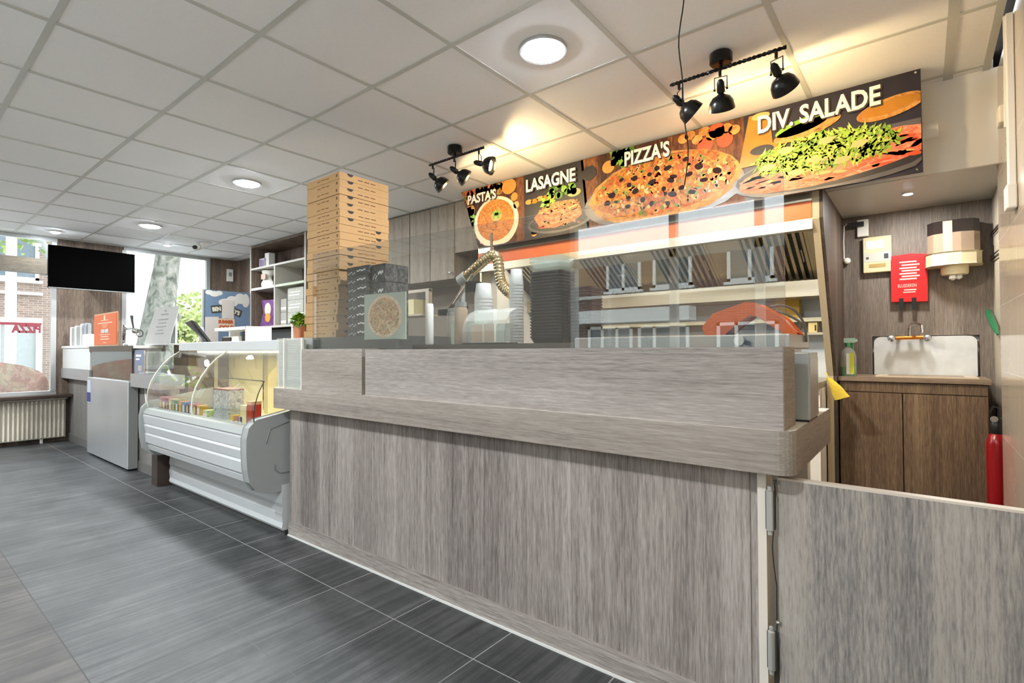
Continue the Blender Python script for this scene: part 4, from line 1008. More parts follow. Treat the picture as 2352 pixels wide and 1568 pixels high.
B().lathe((.298, 3.72, .655), [(.026, 0), (.030, .01), (.030, .06), (.018, .085), (.0, .09)], 16).build('valve_head', M_black, ex, smooth=True)
B().tube([(.275, 3.72, .72), (.272, 3.71, .77), (.285, 3.705, .80), (.305, 3.705, .79), (.305, 3.71, .73)], .006, 6).build('carry_handle', M_black, ex)
B().cyl((.285, 3.68, .735), (.285, 3.692, .735), .016, 14).build('pressure_gauge', M_chrome, ex)
# white conduit with junction boxes on the tiled wall
cd = thing('white_cable_conduit', 'white cable conduit running down the tiled wall from the ceiling', 'conduit', (.295, 2.95, 1.70))
B().box(.285, .309, 2.935, 2.985, 1.72, CZ-.03).m(0).build('channel', M_white, cd, bevel=.003)
B().box(.275, .309, 2.915, 3.00, 1.68, 1.78).build('lower_junction', M_white, cd, bevel=.006)
B().tube([(.29, 3.02, CZ), (.29, 3.02, 2.3), (.288, 3.03, 2.05)], .006, 6).build('cable', M_white, cd)
jb = thing('junction_box', 'small white junction box on the tiled wall beside the bulkhead', 'junction box', (.30, 3.25, 2.0))
B().box(.282, .309, 3.20, 3.30, 2.13, 2.21).build('cover_plate', M_white, jb, bevel=.006)
# ---------------------------------------------------------------- front service line by the windows
lc = thing('drinks_counter', 'grey oak drinks counter running to the window corner, with a stone-grey ledge', 'counter', (-6.6, 1.8, 0))
B().box(-8.44, -4.92, 1.605, 1.66, 0, .785).build('front_panel', wood('cool_grey_oak', [(.3, '#5c5957'), (.44, '#75726f'), (.55, '#85817d'), (.7, '#989490')], 'z', fine=70, band=5), lc)  # front panel in a darker, cooler grey oak than the main counter
B().box(-8.44, -4.92, 1.597, 1.605, 0, .09).build('kick_board', mat('slate_kick_board', '#6f6d6b', .5), lc)
B().box(-5.05, -4.92, 1.50, 1.605, 0, .30).build('end_post', mat('dark_brown_post', '#40352f', .5), lc)
M_ledge = mat('stone_grey_laminate', '#9a9a99', .45, vary=.08, vscale=25)
B().box(-8.44, -7.13, 1.53, 1.72, .785, .905).build('ledge', M_ledge, lc); B().box(-5.735, -4.98, 1.53, 1.72, .785, .905).build('ledge', M_ledge, lc)
B().box(-8.44, -7.45, 1.72, 2.35, .80, .84).build('rear_shelf', M_ledge, lc)
B().box(-5.30, -4.96, 1.74, 2.2, .0, 1.165).build('corner_block', wood('walnut_brown_block', [(.3, '#55493a'), (.5, '#6f6251'), (.7, '#8a7c69')], 'y', fine=60), lc)
tag(B().tube([(-5.56, 1.60, .79), (-5.55, 1.597, .72), (-5.50, 1.59, .64), (-5.47, 1.58, .58)], .008, 6).build('white_cable', M_white, smooth=True), 'white cable drooping from the ledge left of the ice cream freezer', 'cable')
# steel fronted drinks cooler
dc = thing('steel_drinks_cooler', 'tall stainless steel drinks cooler front standing in the counter line', 'cooler', (-6.43, 1.6, 0))
B().box(-7.125, -5.742, 1.512, 1.596, .02, .832).build('steel_front', steel('pale_brushed_steel', '#d6dadd', .42), dc, bevel=.006)
B().box(-5.7415, -5.7395, 1.52, 1.592, .03, .82).build('side_panel', mat('cooler_side_grey', '#8d8e8b', .4), dc)
B().box(-7.10, -5.76, 1.56, 1.595, 0, .02).build('foot', M_black, dc)
B().box(-7.12, -5.75, 1.545, 1.56, .832, 1.108).build('glass_front', mat('dark_mirror_glass', '#6d6459', .06, spec=1.0, metal=.75), dc)
B().box(-7.12, -5.75, 1.56, 1.60, .832, 1.108).build('display_body', M_wood_h, dc)
B().box(-7.15, -5.70, 1.53, 1.80, 1.108, 1.165).build('wood_top', mat('dark_walnut_top', '#4f463c', .45, vary=.15), dc)
B().box(-7.12, -6.98, 1.509, 1.512, .56, .80).m(1).box(-7.115, -6.985, 1.507, 1.509, .57, .67).build('sticker', [mat('pale_blue_sticker', '#c0c6d6', .5), mat('navy_sticker', '#39407c', .5)], dc)
# white chest box on the ledge and the things on top
wb = thing('white_counter_case', 'long white case standing on the ledge by the window', 'case', (-7.78, 1.65, .905))
B().box(-8.40, -7.15, 1.535, 1.70, .905, 1.145).build('case_body', M_whitegloss, wb, bevel=.005); B().box(-8.41, -7.20, 1.525, 1.71, 1.148, 1.178).build('case_lid', M_whitegloss, wb, bevel=.005)
names = ['leftmost, nearest the window frame', 'second from the window frame', 'third from the window frame', 'fourth from the window frame, grey blue']
for i, (x, h, w) in enumerate(((-8.30, .235, .035), (-8.06, .245, .05), (-7.80, .26, .045), (-7.62, .262, .07))):
    t = thing('menu_folder', 'upright pale menu folder on the white case, %s' % names[i], 'menu folder', (x, 1.61, 1.178), 'menu folders on the white case')
    B().box(x-w*.6, x+w*.6, 1.59, 1.63, 1.178, 1.178+h).build('folder', M_paper if i < 3 else mat('blue_grey_folder', '#a9afc0', .5), t)
    B().box(x+w*.6, x+w*.6+.05, 1.60, 1.63, 1.178, 1.178+h*.97).build('spine', M_grey, t)
tag(B().box(-7.68, -7.46, 1.58, 1.64, 1.178, 1.31).build('paper_pack', M_paper), 'short white paper pack on the white case left of the orange sign', 'paper pack')
os_ = thing('orange_sign', 'orange table sign in a clear frame standing on the dark walnut top', 'table sign', (-6.82, 1.57, 1.165))
X0, X1 = -7.14, -6.34
B().box(X0-.02, X1+.02, 1.575, 1.583, 1.166, 1.515).m(1).box(X0, X1, 1.570, 1.575, 1.18, 1.50).build('sign_panel', [mat('tan_sign_frame', '#cf9a72', .3), mat('burnt_orange_print', '#d9682e', .4, vary=.08)], os_)
b = B(); cx_ = (X0+X1)/2; Mlt = mat('pale_sign_print', '#f2d3b8', .5)
b.lathe((cx_, 1.5695, 1.465), [(.0, 0), (.03, 0), (.03, .001)], 14, (0, -1, 0))
for z, w, h in ((1.435, .14, .006), (1.405, .26, .009), (1.385, .10, .006), (1.365, .07, .006), (1.285, .18, .006), (1.262, .13, .009), (1.235, .16, .009), (1.20, .05, .007)): b.box(cx_-w, cx_+w, 1.569, 1.570, z, z+h)
b.m(1).box(cx_-.13, cx_-.01, 1.5685, 1.570, 1.305, 1.345).box(cx_+.01, cx_+.13, 1.5685, 1.570, 1.305, 1.345).build('printed_text', [Mlt, mat('pale_grey_print', '#c9ccd0', .5)], os_)
# tap
tw = thing('drinks_tap', 'chrome drinks tap with lever on the walnut top in front of the tree window', 'tap', (-6.2, 1.62, 1.165))
B().tube([(-6.27, 1.62, 1.165), (-6.27, 1.62, 1.33), (-6.24, 1.61, 1.36), (-6.19, 1.60, 1.345), (-6.17, 1.59, 1.30), (-6.18, 1.58, 1.19)], .014, 8).cyl((-6.27, 1.62, 1.165), (-6.27, 1.62, 1.18), .03).build('column', M_chrome, tw, smooth=True)
B().cyl((-6.20, 1.61, 1.335), (-5.92, 1.61, 1.325), .011, 10).ball((-5.89, 1.61, 1.305), .035, 12, (1, 1, .8)).build('pipe', M_chrome, tw, smooth=True)
B().tube([(-5.95, 1.61, 1.33), (-5.99, 1.61, 1.40), (-6.01, 1.61, 1.455)], [.008, .010, .014], 8).build('lever', M_dgrey, tw, smooth=True)
# paper menu stand, leaflet box
ms = thing('paper_menu_stand', 'white printed sheet leaning in a stand in front of the tree window', 'menu stand', (-5.3, 1.66, 1.17))
b = B().raw([(-5.62, 1.60, 1.176), (-4.99, 1.60, 1.176), (-4.99, 1.68, 1.50), (-5.58, 1.68, 1.50), (-5.62, 1.604, 1.172), (-4.99, 1.604, 1.172), (-4.99, 1.685, 1.497), (-5.58, 1.685, 1.497)], [(0, 1, 2, 3), (7, 6, 5, 4), (0, 4, 5, 1), (1, 5, 6, 2), (2, 6, 7, 3), (3, 7, 4, 0)])
b.build('sheet', mat('grey_paper', '#a9a9a5', .7), ms)  # sheet in one even mid grey
b = B()
for k, w in ((.88, .02), (.80, .09), (.66, .12), (.56, .09), (.46, .12), (.36, .07), (.27, .11)):
    y = 1.60+.08*k-.002; z = 1.176+.324*k; b.box(-5.29-w, -5.29+w, y-.001, y+.001, z, z+(.02 if k == .88 else .007))
b.build('printed_text', M_grey, ms)
B().box(-5.58, -5.02, 1.60, 1.72, 1.165, 1.176).m(0).box(-5.2, -5.1, 1.684, 1.70, 1.17, 1.40).build('stand', M_ltgrey, ms)
lb = thing('leaflet_box', 'clear leaflet box with blue leaflet on the grey ledge', 'leaflet box', (-5.66, 1.6, .905))
B().box(-5.72, -5.36, 1.56, 1.66, .906, 1.135).build('clear_box', M_acryl, lb); B().box(-5.70, -5.44, 1.553, 1.558, .92, 1.12).m(1).box(-5.66, -5.52, 1.551, 1.553, 1.06, 1.08).box(-5.66, -5.56, 1.551, 1.553, 1.03, 1.045).m(2).box(-5.60, -5.50, 1.551, 1.553, .93, .98).build('blue_leaflet', [mat('slate_blue_leaflet', '#7c86a0', .5), M_paper, mat('gold_leaflet_spot', '#b9ac9a', .5)], lb)
B().box(-5.75, -5.38, 1.54, 1.68, 1.137, 1.163).build('white_lid', M_white, lb)
B().box(-5.44, -5.42, 1.550, 1.556, .91, 1.12).build('chrome_edge', M_chrome, lb)

# ---------------------------------------------------------------- ice cream display freezer
fz = thing('ice_cream_freezer', 'white display freezer with curved glass and ribbed front', 'display freezer', (-3.95, 1.75, 0))
M_fz = mat('freezer_white', '#c6cacb', .3, spec=.6); M_fzg = mat('freezer_grey', '#9fa4a3', .4)
XA, XB = -4.87, -3.11
front = [(1.62, .30), (1.46, .305), (1.425, .325), (1.415, .365), (1.420, .372), (1.402, .385), (1.395, .45), (1.402, .462), (1.398, .47), (1.388, .52), (1.396, .532), (1.390, .54), (1.384, .60), (1.392, .625), (1.42, .645), (1.45, .655), (1.62, .655)]
B().prism(front, 'yz', XA, XB).build('front_body', M_fz, fz)
B().prism([(1.389, .603), (1.386, .612), (1.41, .642), (1.455, .658), (1.455, .662), (1.40, .652), (1.383, .618)], 'yz', XA, XB).build('grey_trim', M_fzg, fz)
def cap(x0, x1, nm):
    p = [(1.95, .27), (1.50, .272), (1.43, .295), (1.392, .345), (1.378, .42), (1.372, .52), (1.372, .60), (1.385, .66), (1.425, .70), (1.95, .79)]
    B().prism(p, 'yz', x0, x1).build(nm, M_fzg, fz, bevel=.008)
cap(-3.11, -3.035, 'end_cap'); cap(-4.905, -4.87, 'end_cap')
B().tube([(-3.033, 1.95, .73), (-3.033, 1.60, .675), (-3.033, 1.50, .645), (-3.033, 1.475, .56)], .004, 5).tube([(-3.033, 1.95, .37), (-3.033, 1.56, .375), (-3.033, 1.53, .40), (-3.033, 1.53, .43)], .004, 5).build('cap_groove', mat('groove_grey', '#878c8b', .4), fz)
base = [(1.66, .03), (1.573, .03), (1.566, .045), (1.572, .075), (1.566, .13), (1.573, .165), (1.566, .19), (1.573, .26), (1.573, .30), (1.66, .30)]
B().prism(base, 'yz', -4.86, -3.02).build('base_panel', M_fz, fz)
B().box(-4.86, -3.02, 1.585, 1.64, 0, .03).build('plinth', M_dgrey, fz)
B().box(-4.86, -3.02, 1.66, 2.05, .03, .58).m(1).box(-4.85, -3.05, 1.46, 2.05, .585, .60).m(2).box(-4.86, -3.05, 2.03, 2.06, .58, 1.10).build('cabinet_body', [M_fzg, mat('freezer_well_floor', '#c4b98c', .5), mat('freezer_back_cream', '#b7ae88', .5)], fz)
arc = [(1.415, .662), (1.408, .72), (1.414, .79), (1.434, .86), (1.468, .93), (1.515, 1.0), (1.572, 1.06), (1.64, 1.108)]
def sheet(pts, x0, x1, th=.006):
    b = B(); n = len(pts); P = pts+[(p[0]+th*.7, p[1]-th*.7 if i else p[1]) for i, p in reversed(list(enumerate(pts)))]
    return b.prism(P, 'yz', x0, x1)
M_fglass = glass('freezer_glass', (.97, .98, .96), 1.7)
sheet(arc, -4.865, -3.955).build('curved_glass', M_fglass, fz); sheet(arc, -3.945, -3.04).build('curved_glass', M_fglass, fz)
B().tube([(-3.95, y-.002, z) for y, z in arc], .006, 6).build('glass_joint', mat('pale_gasket', '#d9dccf', .4), fz)
B().tube([(-4.868, y, z) for y, z in arc], .004, 6).build('glass_edge', mat('pale_gasket', '#d9dccf', .4), fz)
B().tube([(-3.042, y, z) for y, z in arc[:5]]+[(-3.6, 1.50, .93)], .0028, 6).build('glass_edge', M_inkd, fz)
B().box(-4.87, -3.0, 1.635, 1.95, 1.112, 1.178).build('top_shelf', mat('satin_white_top', '#cdd2d2', .3), fz, bevel=.004)
for x in (-4.85, -3.95, -3.06): B().box(x-.01, x+.01, 1.90, 1.93, .60, 1.112).build('support_post', M_chrome, fz)
B().box(-4.8, -3.1, 1.75, 1.80, 1.095, 1.11).build('case_lamp', mat('case_lamp_glow', '#fff2c8', .4, emit=3), fz)
ld = bpy.data.lights.new('case_light', 'AREA'); ld.shape = 'RECTANGLE'; ld.size = 1.6; ld.size_y = .05; ld.energy = 5; ld.color = (1, .9, .68)
lo = bpy.data.objects.new('case_light', ld); C.objects.link(lo); lo.location = (-3.95, 1.775, 1.09)
cols = ['#b98d94', '#a86a78', '#8e5a6c', '#c9b99a', '#7d8a5e', '#3f6b4a', '#d98a3a', '#4c6ea8', '#2c3f73', '#b0587a', '#8a2d3a', '#c9a23a']
cn_ = ['pink', 'dusty rose', 'mauve', 'cream', 'olive', 'dark green', 'orange', 'light blue', 'navy', 'magenta', 'wine red', 'ochre']
for i in range(12):
    x = -4.80+i*.068; t = thing('ice_cream_pack', '%s ice cream pack in the front row at the freezer\'s window end' % cn_[i], 'ice cream pack', (x, 1.50, .60), 'ice cream packs in the front row')
    B().box(x, x+.06, 1.475, 1.53, .60, .745-.002*i).build('wrapper', mat('pack_'+cn_[i].replace(' ', '_'), cols[i], .4, vary=.3, vscale=30), t); B().box(x+.012, x+.048, 1.4735, 1.475, .66, .71).build('pack_print', M_paper if i % 2 else mat('pack_gold', '#d9c27a', .4), t)
t = thing('speckled_carton', 'grey and white speckled carton standing tall inside the freezer', 'carton', (-3.72, 1.53, .60))
B().box(-3.83, -3.60, 1.50, 1.60, .60, .845).build('carton', food('speckle_print', ['#b9bfbc', '#7c8488', '#d9dcd6', '#5f676a', '#e6e6e0'], 50, 30), t); B().box(-3.83, -3.60, 1.498, 1.602, .845, .855).build('lid', mat('brick_red_lid', '#8a4a3c', .5), t)
t = thing('red_ice_cream_carton', 'red and white carton inside the freezer near its end cap', 'carton', (-3.28, 1.5, .60))
B().box(-3.31, -3.245, 1.49, 1.55, .60, .775).m(1).box(-3.31, -3.245, 1.489, 1.551, .775, .795).m(2).box(-3.40, -3.32, 1.49, 1.55, .60, .765).build('carton', [mat('bright_red_print', '#b5321d', .4), mat('peach_print', '#e0a679', .4), mat('cream_print', '#e6d5a2', .4)], t)
t = thing('green_fruit_pack', 'green and white ice pack in the freezer beside the glass joint', 'ice cream pack', (-3.9, 1.5, .60))
B().box(-3.925, -3.85, 1.47, 1.54, .60, .70).m(1).box(-3.92, -3.86, 1.468, 1.471, .62, .68).build('wrapper', [food('lime_pack_print', ['#5c8a2a', '#c9d94a', '#e6e6da', '#3f6b2a'], 60), M_paper], t)
for x, c, nm in ((-3.56, '#c9b23a', 'yellow'), (-3.48, '#b55a3a', 'rust orange'), (-3.43, '#7a8fa0', 'grey blue')):
    t = thing('small_ice_pack', '%s small ice pack between the two cartons in the freezer' % nm, 'ice cream pack', (x, 1.52, .60))
    B().box(x, x+.055, 1.49, 1.55, .60, .69).build('wrapper', mat('pack_'+nm.replace(' ', '_'), c, .4, vary=.3), t); B().box(x+.01, x+.045, 1.488, 1.49, .63, .66).build('pack_print', M_paper, t)

# acrylic menu holder on the counter end and potted plant
ah = thing('acrylic_menu_holder', 'clear acrylic menu holder with printed pages on the counter ledge end', 'menu holder', (-2.9, 1.56, .888))
B().box(-3.045, -2.745, 1.545, 1.552, .889, 1.183).m(0).box(-3.045, -2.745, 1.60, 1.607, .889, 1.183).build('acrylic_sheet', M_acryl, ah)
B().box(-2.955, -2.943, 1.538, 1.552, .889, 1.183).box(-2.757, -2.745, 1.538, 1.552, .889, 1.183).build('bright_edge', M_white, ah)
b = B().box(-3.04, -2.75, 1.556, 1.566, .895, 1.172); b.build('menu_page', mat('menu_page_grey', '#a3a497', .6), ah)
b = B(); rq = random.Random(2)
for x0 in (-3.03, -2.935):
    for k in range(17):
        if k in (5, 11): continue
        b.box(x0, x0+rq.uniform(.03, .075) if x0 < -3 else x0+rq.uniform(.06, .17), 1.5548, 1.556, 1.155-k*.0135, 1.1595-k*.0135)
b.build('printed_text', mat('menu_print_pale', '#c9c9ba', .6), ah)
B().box(-3.04, -2.95, 1.554, 1.5556, 1.162, 1.170).build('yellow_header', mat('yellow_header', '#c9c06a', .6), ah)
pl = thing('potted_herb', 'small green herb in a copper pot on top of the freezer', 'potted plant', (-3.06, 1.70, 1.178))
B().lathe((-3.065, 1.70, 1.178), [(.024, 0), (.030, .004), (.036, .085), (.033, .087), (.030, .075)], 20).build('pot', mat('copper_pot', '#d08a68', .35, metal=.35, vary=.15), pl, smooth=True)
b = B(); rl = random.Random(4)
for i in range(150):
    a = rl.uniform(0, 6.28); e = rl.uniform(-.5, 1.4); r = rl.uniform(.02, .062)
    c = Vector((-3.065+r*math.cos(a)*math.cos(e), 1.70+r*math.sin(a)*math.cos(e), 1.285+.06*math.sin(e)*rl.uniform(.5, 1.1)))
    d1 = Vector((rl.uniform(-1, 1), rl.uniform(-1, 1), rl.uniform(-.4, .8))).normalized(); d2 = d1.orthogonal().normalized(); L_ = .017
    b.m(i % 2).raw([c-d1*L_, c+d2*L_*.6, c+d1*L_, c-d2*L_*.6], [(0, 1, 2, 3)])
f = b.build('foliage', [mat('herb_green', '#86ad1f', .5, vary=.2), mat('herb_green_dark', '#557a1c', .5, vary=.2)], pl)
B().tube([(-3.065, 1.70, 1.25), (-3.07, 1.70, 1.30)], .004).tube([(-3.065, 1.70, 1.25), (-3.05, 1.69, 1.30)], .003).build('stem', f_green, pl)
cc = thing('card_clip', 'small white card clip standing left of the copper pot', 'card holder', (-3.15, 1.70, 1.178))
B().box(-3.155, -3.135, 1.695, 1.705, 1.178, 1.285).m(1).ball((-3.145, 1.692, 1.292), .012, 10).build('clip', [M_white, M_grey], cc)
# register terminal, printer
po = thing('till_screen', 'tilted black till screen on the back counter in front of the poster', 'till', (-5.6, 2.05, .90))
b = B(); v = [(-5.90, 2.03, 1.40), (-5.62, 2.0, 1.415), (-5.36, 2.06, 1.19), (-5.52, 2.10, 1.185)]
b.raw(v+[(p[0]+.0, p[1]+.04, p[2]-.02) for p in v], [(0, 1, 2, 3), (7, 6, 5, 4), (0, 4, 5, 1), (1, 5, 6, 2), (2, 6, 7, 3), (3, 7, 4, 0)]).build('screen', M_dgrey, po)
b = B(); v = [(-5.64, 1.985, 1.40), (-5.60, 1.98, 1.41), (-5.36, 2.04, 1.195), (-5.41, 2.05, 1.19)]
b.raw(v+[(p[0], p[1]+.01, p[2]) for p in v], [(0, 1, 2, 3), (7, 6, 5, 4), (0, 4, 5, 1), (1, 5, 6, 2), (2, 6, 7, 3), (3, 7, 4, 0)]).build('screen_edge', M_black, po)
B().cyl((-5.60, 2.10, 1.17), (-5.66, 2.09, 1.34), .03).box(-5.80, -5.45, 2.02, 2.2, 1.16, 1.18).build('stand', M_ltgrey, po)
bc2 = thing('back_counter', 'plain back counter carrying the till and receipt printer', 'counter', (-5.2, 2.45, 0))
B().box(-6.0, -4.3, 2.215, 2.65, 1.12, 1.16).m(1).box(-5.95, -4.35, 2.25, 2.6, 0, 1.12).m(0).box(-5.9, -5.32, 1.98, 2.23, 1.12, 1.16).m(1).box(-5.85, -5.4, 2.0, 2.25, 0, 1.12).build('cabinet', [M_cream, M_dark_v], bc2)
rp = thing('receipt_printer', 'white receipt printer with black side on the back counter', 'printer', (-5.35, 2.35, 1.16))
B().box(-5.60, -5.25, 2.28, 2.45, 1.16, 1.255).build('printer_body', M_white, rp, bevel=.006); B().box(-5.60, -5.40, 2.27, 2.282, 1.205, 1.245).m(0).box(-5.22, -5.06, 2.30, 2.45, 1.165, 1.30).build('paper_slot', M_black, rp)
b = B().box(-5.75, -5.05, 2.26, 2.5, 1.315, 1.345).box(-5.06, -5.03, 2.26, 2.5, 1.16, 1.345).box(-5.75, -5.72, 2.40, 2.5, 1.16, 1.345); b.build('shelf_bracket', M_white, rp)

# ---------------------------------------------------------------- wall side: shelving, poster, television, radiator
su = thing('shelf_unit', 'dark oak wall shelf unit with pale shelf edges beside the pizza box stack', 'shelf unit', (-6.4, 3.4, 1.40))
b = B().box(-7.10, -7.075, 3.24, 3.64, 1.40, 2.515).box(-5.72, -5.69, 3.24, 3.64, 1.40, 2.515).box(-7.1, -5.69, 3.60, 3.64, 1.40, 2.515).box(-7.1, -5.69, 3.24, 3.64, 2.49, 2.515).box(-7.1, -5.69, 3.24, 3.64, 1.405, 1.43)
b.build('carcass', M_dark_v, su)
M_se = mat('pale_shelf_edge', '#b7b4ab', .4)
B().box(-7.10, -7.075, 3.232, 3.24, 1.40, 2.515).box(-5.72, -5.69, 3.232, 3.24, 1.40, 2.515).box(-7.1, -5.69, 3.232, 3.24, 1.405, 1.43).build('edge_trim', M_se, su)
B().box(-7.075, -5.72, 3.232, 3.60, 2.19, 2.215).build('shelf', M_se, su); B().box(-7.06, -6.45, 3.232, 3.60, 1.915, 1.945).build('shelf', M_whitegloss, su)
B().box(-6.41, -5.73, 3.232, 3.60, 1.915, 1.945).build('shelf', mat('pale_green_shelf', '#c3cbb8', .2), su); B().box(-6.45, -6.42, 3.232, 3.60, 1.43, 2.19).build('divider', M_se, su)
B().box(-7.09, -5.70, 3.40, 3.64, 0, 1.39).build('lower_panel', mat('slate_grey_board', '#6f7170', .5), su)
# on the shelves
t = thing('purple_snack_box', 'white and purple snack box on the top shelf with a white top box', 'snack box', (-6.9, 3.4, 2.215))
B().box(-6.98, -6.84, 3.30, 3.38, 2.215, 2.345).m(1).box(-6.95, -6.92, 3.296, 3.30, 2.23, 2.33).box(-6.89, -6.87, 3.296, 3.30, 2.24, 2.32).build('carton', [mat('lilac_carton', '#b3a9c0', .5), mat('purple_print', '#4f4468', .5)], t); B().box(-6.87, -6.76, 3.32, 3.40, 2.215, 2.41).build('white_box', M_paper, t)
t = thing('white_paper_bag', 'crumpled white bag standing on the upper left shelf', 'paper bag', (-6.85, 3.4, 1.945))
b = B(); n = 12; vs = []
for j in range(7):
    zz = 1.945+.235*j/6; k = .085+.02*math.sin(j*1.3)+.01*j/6
    for i in range(n): a = 6.283*i/n; q = k*(1+.12*math.sin(3*a+j)); vs.append((-6.86+q*math.cos(a)*1.2, 3.36+.6*q*math.sin(a), zz))
fs = [(j*n+i, j*n+(i+1) % n, (j+1)*n+(i+1) % n, (j+1)*n+i) for j in range(6) for i in range(n)]+[tuple(reversed(range(n))), tuple(range(6*n, 7*n))]
b.raw(vs, fs).build('bag', mat('white_bag', '#cfcfc4', .5, vary=.15), t, smooth=True); B().box(-6.90, -6.78, 3.285, 3.29, 2.06, 2.13).build('bag_print', mat('pink_bag_print', '#c9a59a', .6), t)
t = thing('purple_crisps_bag', 'purple crisps bag with an orange and yellow picture on the lower left shelf', 'snack bag', (-6.85, 3.36, 1.43))
v = [(-7.03, 1.435), (-6.62, 1.435), (-6.66, 1.56), (-6.63, 1.78), (-6.98, 1.79), (-6.93, 1.62)]
B().prism(v, 'xz', 3.33, 3.40).build('bag', food('purple_bag_print', ['#4a2a55', '#7a4a86', '#5c3868', '#8e6a9a', '#3a2244'], 14), t)
B().disc(-6.80, 1.66, .085, .085, 3.328).m(1).disc(-6.80, 1.55, .075, .06, 3.327).build('bag_print', [mat('ivory_print', '#cfc9b4', .5), mat('amber_print', '#d99a44', .5, vary=.3)], t)
t = thing('white_leaflet', 'narrow white leaflet standing beside the purple crisps bag', 'leaflet', (-6.5, 3.3, 1.43))
B().box(-6.52, -6.47, 3.30, 3.31, 1.43, 1.68).build('paper', M_paper, t)
b_ = 0
for i in range(2):
    t = thing('grey_carton', ['grey patterned carton at the bottom of the low pile beside the divider', 'grey patterned carton on top of the low pile beside the divider'][i], 'carton', (-6.33, 3.4, 1.43+i*.17))
    B().box(-6.40, -6.26, 3.30, 3.5, 1.43+i*.17, 1.595+i*.17).build('carton', mat('grey_print_carton', '#9a9b92', .6, vary=.3, vscale=40), t); B().box(-6.39, -6.27, 3.298, 3.30, 1.46+i*.17, 1.49+i*.17).build('carton_print', M_paper, t)
for i in range(3):
    t = thing('grey_carton', ['large grey carton at the bottom of the tall pile in the right shelf bay', 'large grey carton in the middle of the tall pile in the shelf bay', 'large grey carton on top of the tall pile, right under the green shelf'][i].replace('in the right shelf bay', 'behind the herb'), 'carton', (-6.1, 3.4, 1.43+i*.155))
    z = 1.43+i*.155; B().box(-6.23, -5.86, 3.30, 3.55, z, z+.152).build('carton', mat('grey_print_carton2', '#a8a99f', .6, vary=.3, vscale=35), t); B().box(-6.20, -5.95, 3.298, 3.30, z+.05, z+.065).m(0).box(-6.18, -5.92, 3.298, 3.30, z+.09, z+.10).build('carton_print', M_paper, t)

ps = thing('ice_cream_poster', 'blue poster board with white clouds, black name plates and orange lettering', 'poster', (-7.11, 2.95, .0))
XP = -7.09
B().box(XP-.04, XP, 2.655, 3.228, 0, 1.888).build('board', mat('poster_blue', '#60768c', .45, vary=.12, vscale=5), ps)
B().box(XP-.035, XP+.006, 2.64, 2.66, 0, 1.893).build('frame_edge', mat('grey_poster_edge', '#8d8e89', .4), ps)
b = B(); Mcl = mat('poster_cloud', '#c3c1ba', .5, vary=.06)
def pell(cy, cz, ry, rz, off, n=20): b.face([(XP+off, cy+ry*math.cos(6.283*i/n), cz+rz*math.sin(6.283*i/n)) for i in range(n)])
ZO = 0
for cy, cz, ry, rz in ((2.72, 1.855, .048, .03), (2.78, 1.84, .06, .035), (2.84, 1.855, .04, .03), (2.93, 1.74, .10, .05), (3.0, 1.76, .08, .07), (3.10, 1.80, .07, .07), (3.17, 1.78, .05, .09), (2.90, 1.71, .05, .04)): pell(cy, cz+ZO, ry, rz, .001+.0002*cy)
b.build('cloud_print', Mcl, ps)
b = B().face([(XP+.0026, 2.672, .95), (XP+.0026, 2.83, .95), (XP+.0026, 2.83, 1.55), (XP+.0026, 2.672, 1.54)]).face([(XP+.004, 2.87, 1.53), (XP+.004, 3.02, 1.53), (XP+.004, 3.02, 1.77), (XP+.004, 2.87, 1.77)])
b.build('taped_sheet', mat('pinkish_sheet', '#b9b2aa', .6), ps)
def plate(cy, cz, w, h, a, txt):
    bb = B(); u = Vector((0, math.cos(a), math.sin(a))); v = Vector((0, -math.sin(a), math.cos(a))); c = Vector((XP+.003, cy, cz))
    bb.face([c-u*w-v*h, c+u*w-v*h, c+u*w+v*h, c-u*w+v*h]); bb.m(1).text(txt, h*1.5, c-u*(w*.82)-v*h*.55+Vector((.001, 0, 0)), u, v, .0004, .8, bold=.004)
    bb.build('name_plate', [mat('plate_black', '#33322a', .5), mat('plate_cream', '#c6c0ae', .5)], ps)
plate(2.81, 1.65, .068, .047, .15, 'BEN'); plate(3.065, 1.615, .05, .047, -.35, "Y'S")
b = B().face([(XP+.002, 2.82, 1.37), (XP+.002, 3.03, 1.37), (XP+.002, 3.03, 1.53), (XP+.002, 2.82, 1.53)]); b.m(1).text('SUMMER', .055, (XP+.003, 2.83, 1.47), (0, 1, 0), (0, 0, 1), .0004, .85, bold=.004).text('COLD', .07, (XP+.003, 2.84, 1.39), (0, 1, 0), (0, 0, 1), .0004, .95, bold=.005)
b.build('lettering', [mat('peach_ground', '#c9ab94', .5), mat('rust_letter', '#a3502a', .5)], ps)
tl = thing('small_thermostat', 'small white thermostat on the dark oak corner wall', 'thermostat', (-8.43, 3.54, 2.19))
B().box(-8.45, -8.42, 3.49, 3.575, 2.19, 2.38).m(1).box(-8.42, -8.417, 3.51, 3.555, 2.27, 2.33).build('cover_plate', [M_white, M_grey], tl)
# television
tv = thing('wall_television', 'large black flat television hanging in front of the wood pillar', 'television', (-7.92, 1.73, 2.04))
B().box(-7.945, -7.90, 1.312, 2.148, 1.852, 2.352).build('screen', mat('tv_black', '#020202', .7, spec=.02), tv)
tv.location = tv.location
B().box(-7.90, -7.897, 1.312, 2.148, 1.852, 1.862).build('lower_bezel', M_grey, tv); B().box(-8.45, -7.94, 1.68, 1.78, 2.06, 2.14).build('wall_arm', M_black, tv)
